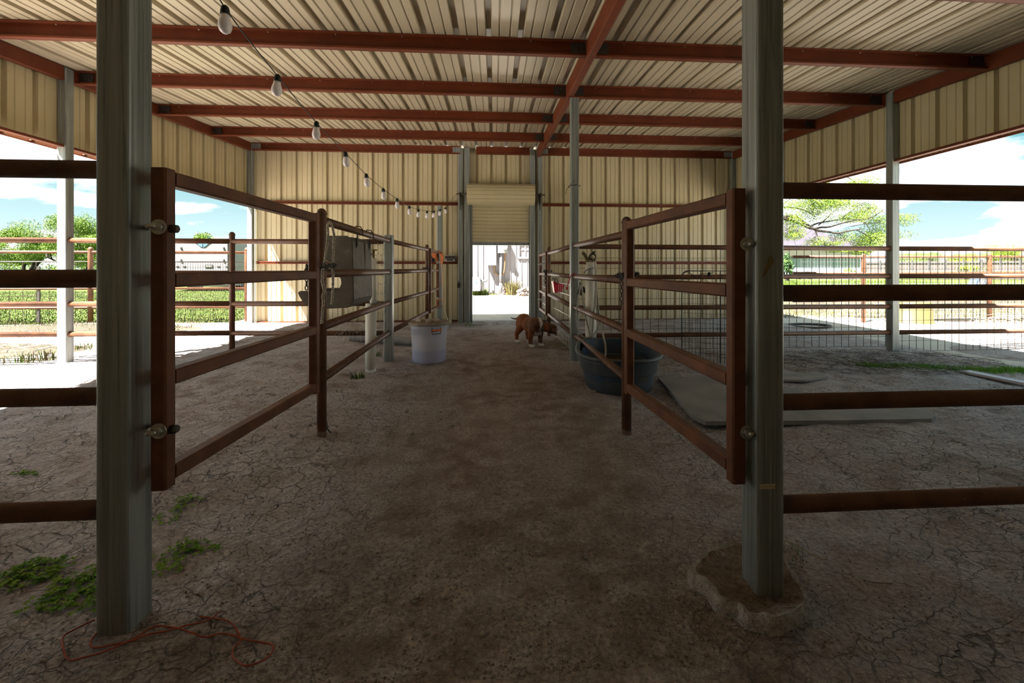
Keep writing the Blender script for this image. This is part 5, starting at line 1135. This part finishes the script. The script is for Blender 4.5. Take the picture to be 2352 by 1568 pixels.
# --- trees
material('bark', (0.0234, 0.01872, 0.01404), .9, var=(0.04056, 0.03276, 0.02496), scale=8, bump=.4, bscale=20)
for nm, cols in (('leaf_mesquite', (0.1092, 0.1755, 0.01404)), ('leaf_bright', (0.1365, 0.1989, 0.0156)), ('leaf_deep', (0.0546, 0.1092, 0.00936)), ('leaf_yellow', (0.1716, 0.1872, 0.0117)), ('leaf_blue', (0.0585, 0.117, 0.0546))):
    m = material(nm, cols, .6, var=tuple(q * 1.35 for q in cols), scale=3)
    m.node_tree.nodes['Principled BSDF'].inputs['Subsurface Weight'].default_value = 0
def foliage(parent, blobs, n, size, mats, seed, aspect=.4, droop=.3):
    """blobs: (center, (rx,ry,rz), weight); every leaf is a small two-triangle blade"""
    rs = np.random.default_rng(seed); wt = np.array([q[2] for q in blobs], float); wt /= wt.sum(); idx = rs.choice(len(blobs), n, p=wt)
    C = np.array([list(q[0]) for q in blobs])[idx]; R = np.array([list(q[1]) for q in blobs])[idx]
    d = rs.standard_normal((n, 3)); d /= np.linalg.norm(d, axis=1)[:, None]; rad = rs.random(n) ** .42
    # clumpy: modulate by direction noise
    rad = rad * (.72 + .5 * (vnoise(d[:, 0] * 3 + idx * 7.7, d[:, 2] * 3 + d[:, 1] * 2, 4) + .5))
    Pn = C + R * d * rad[:, None]
    a = rs.standard_normal((n, 3)); a[:, 2] -= droop; a /= np.linalg.norm(a, axis=1)[:, None]; u = np.cross(a, rs.standard_normal((n, 3))); u /= np.linalg.norm(u, axis=1)[:, None]
    s = size * rs.uniform(.6, 1.4, n)[:, None]; V = np.stack([Pn - a * s, Pn + u * s * aspect, Pn + a * s, Pn - u * s * aspect], 1)
    o0 = np.array(world_origin(parent)); V = V - o0
    me = bpy.data.meshes.new('foliage'); me.from_pydata(V.reshape(-1, 3).tolist(), [], np.arange(4 * n).reshape(-1, 4).tolist())
    for m_ in mats: me.materials.append(m_)
    me.polygons.foreach_set('material_index', rs.integers(0, len(mats), n).tolist()); me.update()
    o = bpy.data.objects.new('foliage', me); COL.objects.link(o); o.parent = parent; o['kind'] = 'stuff'; ORG[o] = Vector(o0); return o
def limbs(b, p, d, l_, r, depth, rs, spread=.5, up=.1):
    p = Vector(p); d = Vector(d).normalized(); pts = [p]; k = 4
    for i in range(k):
        d = (d + Vector((rs.uniform(-1, 1), rs.uniform(-1, 1), rs.uniform(-.6, .8))) * .22 + Vector((0, 0, up * .3))).normalized(); pts.append(pts[-1] + d * l_ / k)
    b.tube(pts, r, 6 if depth < 2 else 5, cap=False, scale=[1 - .45 * i / k for i in range(k + 1)])
    if depth > 0:
        for q in range(3 if depth > 1 else 2):
            nd_ = (d + Vector((rs.uniform(-1, 1), rs.uniform(-1, 1), rs.uniform(-.3, .7))) * spread * 1.6).normalized(); limbs(b, pts[-1 - (q % 2)], nd_, l_ * .68, r * .55, depth - 1, rs, spread, up)
def tree(x0, x1, ytop, ybase, Y, lab, seed, mats, n=9000, size=.09, trunk_h=.35, name='mesquite_tree', group=None, zb=0.0):
    rs = random.Random(seed); c = (PY(x0, 600, Y) + PY(x1, 600, Y)) / 2; wd = (PY(x1, 600, Y) - PY(x0, 600, Y)).length / 2; top = PY((x0 + x1) / 2, ytop, Y).z; bot = PY((x0 + x1) / 2, ybase, Y).z
    t = thing(name, lab, 'tree', (c.x, Y, zb), group)
    b = MB(); th = max(.4, bot * .8)
    for k in range(3): limbs(b, (c.x + rs.uniform(-.3, .3) * wd * .3, Y + rs.uniform(-.3, .3), zb - .05), (rs.uniform(-.6, .6), rs.uniform(-.4, .4), 1), th + (top - bot) * .16, .035 * top, 2, rs)
    b.build('trunk', M['bark'], t)
    blobs = []; H_ = top - bot
    for k in range(16):
        u = rs.uniform(-1, 1); h = rs.random(); ht = bot + H_ * (.08 + .74 * h * (1 - .45 * u * u)); r = rs.uniform(.26, .42)
        blobs.append(((c.x + u * wd * .74 * (1 - .3 * h), Y + rs.uniform(-.7, .7) * wd, ht), (wd * r, wd * r, H_ * r * .55), r))
    blobs.append(((c.x, Y, bot + H_ * .7), (wd * .4, wd * .4, H_ * .3), .4))
    foliage(t, blobs, n, size, mats, seed); return t
LM = [M['leaf_mesquite'], M['leaf_bright'], M['leaf_mesquite'], M['leaf_deep']]
tree(-30, 150, 503, 606, 52, 'round green mesquite tree far off behind the left side post', 51, LM, 60000, .06)
tree(120, 262, 488, 606, 48, 'taller green mesquite tree far off between the two left posts', 52, LM, 60000, .058)
tree(-190, -20, 535, 606, 60, 'dark green tree at the far left edge of the pasture', 53, [M['leaf_deep'], M['leaf_mesquite']], 20000, .08)
tree(270, 420, 540, 608, 70, 'low green tree far behind the nearest left post', 54, LM, 16000, .08)
tree(438, 506, 530, 600, 42, 'small treetop showing over the white trailer', 55, LM, 7000, .07)
tree(2066, 2168, 576, 612, 75, 'pale green tree row behind the board fence, right of the side post', 56, [M['leaf_bright'], M['leaf_mesquite'], M['leaf_blue']], 20000, .07)
tree(2190, 2290, 577, 612, 72, 'low green tree behind the board fence, near the stroller', 57, LM, 20000, .07)
tree(2272, 2372, 556, 616, 66, 'rounder green tree behind the board fence at the right edge', 58, [M['leaf_bright'], M['leaf_mesquite']], 26000, .07)
tree(2185, 2262, 592, 628, 40, 'yellow flowering shrub in front of the board fence', 59, [M['leaf_yellow'], M['leaf_bright'], M['leaf_yellow']], 5000, .09, name='shrub')
tree(1793, 1822, 580, 628, 36, 'dark bush at the left end of the teal house', 60, [M['leaf_deep'], M['leaf_blue']], 3500, .09, name='shrub')
tree(1938, 1965, 616, 631, 38, 'small bright green bush before the teal house', 61, [M['leaf_bright']], 1200, .07, name='shrub')
hd_ = thing('hedge', 'distant green hedge row along the horizon of the left pasture', 'hedge', (-75, 80, 0))
foliage(hd_, [((-150 + 4.2 * k, 80 + 3 * math.sin(k * 2.1), 1.3 + .5 * math.sin(k * 1.3)), (3.4, 2, 1.5 + .4 * math.sin(k * 2.7)), 1) for k in range(38)], 26000, .16, LM, 70)
b = MB()
for k in range(38): b.tube([(-150 + 4.2 * k, 80, -.1), (-150 + 4.2 * k + .4, 80, 1.2)], .1, 5)
b.build('stems', M['bark'], hd_, kind='stuff')
# big mesquite whose limb hangs into the right-hand view
YM = 15.0
mt_ = thing('mesquite_tree', 'large feathery mesquite tree with drooping branches beyond the right stall', 'tree', (PY(1690, 600, YM).x, YM, 0))
b = MB(); tx = PY(1690, 600, YM).x
b.tube(smooth_pts([(tx, YM, -.1), (tx + .05, YM, .8), (tx - .05, YM - .1, 1.7), PY(1715, 520, YM)], 16), .17, 9, scale=[1.1 - .5 * i / 16 for i in range(17)])
def br(pts, r0, r1, n=26):
    P_ = smooth_pts([PY(x, y, YM + dy) for x, y, dy in pts], n); b.tube(P_, 1, 6, cap=False, scale=[r0 + (r1 - r0) * i / n for i in range(n + 1)])
br([(1715, 520, 0), (1770, 500, -.2), (1800, 499, -.3), (1826, 498, -.35), (1848, 512, -.4), (1875, 528, -.5), (1900, 532, -.6), (1925, 535, -.8), (1950, 530, -1), (1975, 526, -1.2)], .075, .02)
br([(1700, 540, 0), (1760, 505, -.3), (1800, 502, -.35), (1834, 512, -.4), (1865, 525, -.5), (1885, 522, -.5), (1905, 521, -.6), (1925, 515, -.7), (1960, 506, -.8), (2000, 500, -.9), (2030, 480, -.9)], .06, .012)
br([(1862, 519, -.45), (1880, 512, -.4), (1905, 508, -.3), (1930, 504, -.2), (1960, 503, 0), (1985, 510, .1)], .032, .010)
br([(1880, 517, -.4), (1898, 502, -.3), (1910, 490, -.2), (1925, 478, 0)], .02, .006)
br([(1715, 520, 0), (1760, 482, .2), (1797, 476, .2), (1830, 478, .1), (1855, 486, .1), (1872, 497, 0)], .055, .012)
br([(1790, 475, .2), (1806, 463, .3), (1818, 455, .4)], .025, .008)
br([(1874, 530, -.5), (1880, 548, -.5), (1892, 560, -.5), (1900, 566, -.5)], .02, .006)
br([(1872, 530, -.5), (1874, 545, -.6), (1869, 560, -.6)], .014, .004)
br([(1925, 535, -.8), (1945, 550, -.9), (1955, 562, -.9)], .014, .004)
br([(1955, 520, -1), (1980, 515, -1), (2010, 512, -.8), (2040, 500, -.6), (2070, 495, -.5)], .016, .005)
br([(1965, 527, -1.1), (1990, 540, -1), (2010, 560, -.9), (2020, 575, -.9)], .016, .005)
br([(1930, 504, -.2), (1955, 485, 0), (1980, 468, .2), (2005, 470, .3)], .018, .005)
br([(1715, 520, 0), (1750, 450, .3), (1800, 410, .5), (1860, 395, .6), (1930, 400, .6), (1975, 425, .5)], .06, .01)
rb_ = random.Random(77)
for k in range(90):
    x, y = rb_.uniform(1800, 2040), rb_.uniform(440, 560); a = rb_.uniform(-.6, 1.2); l_ = rb_.uniform(12, 30); dy = rb_.uniform(-.9, .4)
    br([(x, y, dy), (x + l_ * .5 * math.cos(a), y + l_ * .5 * math.sin(a) - 2, dy), (x + l_ * math.cos(a), y + l_ * math.sin(a), dy + .1)], .006, .003, 4)
b.build('trunk', M['bark'], mt_)
bl = []
for x, y, rx, ry, w_ in ((1870, 470, 40, 22, 2.2), (1905, 462, 36, 18, 2.0), (1935, 468, 26, 20, 1.2), (1815, 500, 10, 14, .6), (1822, 520, 13, 20, .8), (1822, 540, 10, 13, .8), (1985, 485, 18, 22, 1.6), (1960, 500, 18, 14, .9), (1870, 490, 16, 22, .7), (1995, 555, 30, 26, 3.2), (1975, 575, 14, 12, 1.0), (2015, 535, 20, 30, 1.6), (1935, 545, 14, 18, .7), (1905, 560, 16, 8, .5), (1873, 555, 10, 12, .5), (2070, 500, 12, 10, .5), (2075, 510, 10, 12, .3), (2068, 540, 5, 12, .2), (1820, 470, 18, 12, .5), (1980, 418, 30, 16, .9), (1960, 430, 26, 14, .9), (1860, 430, 60, 22, 2.0), (2010, 505, 18, 12, .5), (1920, 500, 30, 14, .35), (1925, 575, 16, 6, .4), (1850, 445, 40, 15, 1.0), (1760, 450, 50, 40, 2), (2020, 425, 22, 9, .3)):
    p = PY(x, y, YM - .4); k = YM / F * 1.05; bl.append((p, (rx * k, .7, ry * k), w_))
foliage(mt_, bl, 42000, .030, [M['leaf_mesquite'], M['leaf_bright'], M['leaf_blue'], M['leaf_mesquite'], M['leaf_deep'], M['leaf_bright'], M['leaf_mesquite'], M['leaf_yellow']], 91, .26, .8)
# --- teal house at the right
YQ = 42
material('teal_siding', (0.2808, 0.351, 0.3705), .7, var=(0.2574, 0.3276, 0.3471), scale=1); material('shingle', (0.039, 0.03354, 0.04368), .85, var=(0.05304, 0.0468, 0.0585), scale=2.5, stretch=(1, 1, 4)); material('cream_trim', (0.078, 0.078, 0.0546), .6)
h0, h1 = PY(1700, 600, YQ).x, PY(1975, 600, YQ).x; ze = PY(1900, 583, YQ).z
t = thing('teal_house', 'low teal house with mauve shingle roof beyond the right lawn', 'house', ((h0 + h1) / 2, YQ, 0))
b = MB(); b.box(((h0 + h1) / 2, YQ + 4, ze / 2), (h1 - h0, 8, ze)); b.build('walls', M['teal_siding'], t)
b = MB()
for k in range(int(ze / .2)): b.box(((h0 + h1) / 2, YQ - .012, k * .2 + .1), (h1 - h0 + .02, .03, .185))
b.build('siding', M['teal_siding'], t, kind='stuff')
zs = PY(1900, 574, YQ).z
b = MB(); b.box(((h0 + h1) / 2, YQ - .35, (ze + zs) / 2 + .03), (h1 - h0 + 1.4, .12, zs - ze + .5)); b.box(((h0 + h1) / 2, YQ - .1, ze), (h1 - h0 + 1.0, .6, .06)); b.build('fascia', M['cream_trim'], t)
pk = PY(1752, 497, YQ + 4.5); ex = .75; z_ = zs + .22
A_ = [Vector((h0 - ex, YQ - .5, z_)), Vector((h1 + ex + .5, YQ - .5, z_)), Vector((h1 + ex + .5, YQ + 8.6, z_)), Vector((h0 - ex, YQ + 8.6, z_)), Vector((h0 + 3, YQ + 4, pk.z)), Vector((pk.x, YQ + 4, pk.z))]
b = MB(); b.add(A_, [(0, 1, 5, 4), (1, 2, 5), (2, 3, 4, 5), (3, 0, 4), (0, 3, 2, 1)]); b.build('roof', M['shingle'], t)
b = MB(); b.box((PY(1886, 618, YQ).x, YQ - .6, .62), (1.5, .5, .12)); b.box((PY(1886, 618, YQ).x - .65, YQ - .6, .3), (.1, .4, .6)); b.box((PY(1886, 618, YQ).x + .65, YQ - .6, .3), (.1, .4, .6)); tag(b.build('garden_bench', M['white_paint']), 'white bench against the teal house wall', 'bench')
for xx in (1848, 1824): b = MB(); p = PY(xx, 618, YQ); b.box((p.x, YQ - .6, .35), (.5, .5, .1)); b.box((p.x, YQ - .35, .6), (.5, .08, .6)); b.box((p.x - .2, YQ - .6, .15), (.06, .45, .3)); b.box((p.x + .2, YQ - .6, .15), (.06, .45, .3)); tag(b.build('garden_chair', M['white_paint']), 'white garden chair by the teal house, left of the bench' if xx == 1848 else 'white garden chair at the far left of the teal house', 'chair')
# --- board fence far right
material('board', (0.1014, 0.07644, 0.06084), .85, var=(0.078, 0.06396, 0.0546), scale=4, stretch=(3, 3, .3)); material('board_grey', (0.0663, 0.0624, 0.05928), .85)
f0, f1 = PY(1985, 620, 44), PY(2420, 630, 36)
t = thing('board_fence', 'weathered board fence behind the right pasture', 'fence', (f0.x, 44, 0))
n = 150; dv = (f1 - f0) / n; dv.z = 0; ln = dv.length; an = math.atan2(dv.y, dv.x); b = MB()
for k in range(n):
    p = Vector((f0.x, f0.y, 0)) + dv * k; b.box((p.x, p.y, .93), (ln * .9, .02, 1.72 + .03 * math.sin(k * 2.3)), Matrix.Rotation(an, 3, 'Z'))
b.build('board_run', M['board'], t, kind='stuff')
for z in (1.62, .35):
    b = MB(); b.bar(Vector((f0.x, f0.y - .06, z)), Vector((f0.x, f0.y - .06, z)) + dv * n, .05, .12); b.build('rail', M['board_grey'], t)
for k in range(0, n, 14):
    p = Vector((f0.x, f0.y - .10, .95)) + dv * k; b = MB(); b.box(p, (.12, .12, 1.95)); b.build('fence_post', M['board_grey'], t)
# --- things lying about on the right
material('yellow_tub', (0.1053, 0.09204, 0.03276), .5, var=(0.0936, 0.078, 0.02808), scale=3, spots=[((0.117, 0.0624, 0.0234), 4, .62, .75)])
yc = PZ(2124, 744, .03); R0 = (PY(2163, 740, yc.y).x - PY(2085, 740, yc.y).x) / 2; t = thing('yellow_tub', 'upturned yellow plastic tub by the right pasture fence', 'tub', (yc.x, yc.y + R0 * .5, .03))
b = MB(); b.lathe([(R0, 0), (R0 * .985, .03), (R0 * .97, .034), (R0 * .90, .39), (R0 * .86, .415), (.001, .42)], (yc.x, yc.y + R0 * .6, .03), 28, sy=.7); b.build('body', M['yellow_tub'], t)
b = MB(); b.lathe([(R0 * 1.02, 0), (R0 * 1.03, .02), (R0 * .99, .03)], (yc.x, yc.y + R0 * .6, .03), 28, sy=.7, cap=False); b.build('rim', M['yellow_tub'], t)
hc = PZ(1858, 748, .05); b = MB()
for k in range(2): b.tube([(hc.x + (.36 + .04 * k) * math.cos(2 * PI * i / 40), hc.y + (.24 + .03 * k) * math.sin(2 * PI * i / 40), float(sand_z(hc.x, hc.y)) + .016 + .012 * k) for i in range(40)], .014, 7, closed=True)
tag(b.build('hose_coil', M['black_plastic']), 'flat coil of black hose on the ground beyond the right stall', 'hose')
sc_ = PY(2246, 640, 21); material('navy_cloth', (.04, .06, .10), .7)
t = thing('stroller', 'small folded stroller with white and dark cloth near the right pasture fence', 'stroller', (sc_.x, 21, 0)); zq = sc_.z
b = MB(); b.prism([(-.38, -.32), (.36, -.32), (.22, .14), (-.1, .14)], 20.8, 21.2, lambda a, c_, h: (sc_.x + a, h, zq + c_)); b.build('seat', M['navy_cloth'], t)
b = MB(); b.prism([(-.22, -.3), (.05, -.3), (.12, .1), (-.02, .1)], 20.77, 20.8, lambda a, c_, h: (sc_.x + a, h, zq + c_)); b.prism([(.2, -.2), (.3, -.25), (.22, .1), (.16, .1)], 20.77, 20.8, lambda a, c_, h: (sc_.x + a, h, zq + c_)); b.build('cloth_panel', M['white_paint'], t)
for s in (-1, 1): b = MB(); b.tube([(sc_.x + s * .3, 20.9, .12), (sc_.x + s * .15, 21, zq + .14)], .02, 6); b.lathe([(.12, -.02), (.12, .02)], (sc_.x + s * .3, 20.9, .13), 14, 'y'); b.build('wheel', M['black_plastic'], t)
wisps('brush_pile', PZ(2030, 712, .03).x, PZ(2030, 712, .03).y, 1.2, .35, 160, [M['twig'], M['twig_pale']], 'dark brush pile along the right pasture fence', 'brush', .14, .4, .006, zf=sz, seed=62)
grass_area('weed_scatter', lambda r, n: (r.uniform(8, 17, n), r.uniform(9, 15, n)), 6000, .10, .008, [M['grass_light'], M['grass_dry'], M['grass_dry']], 'scattered weeds on the dry ground beyond the right fence', 63, sand_z, 'weeds')
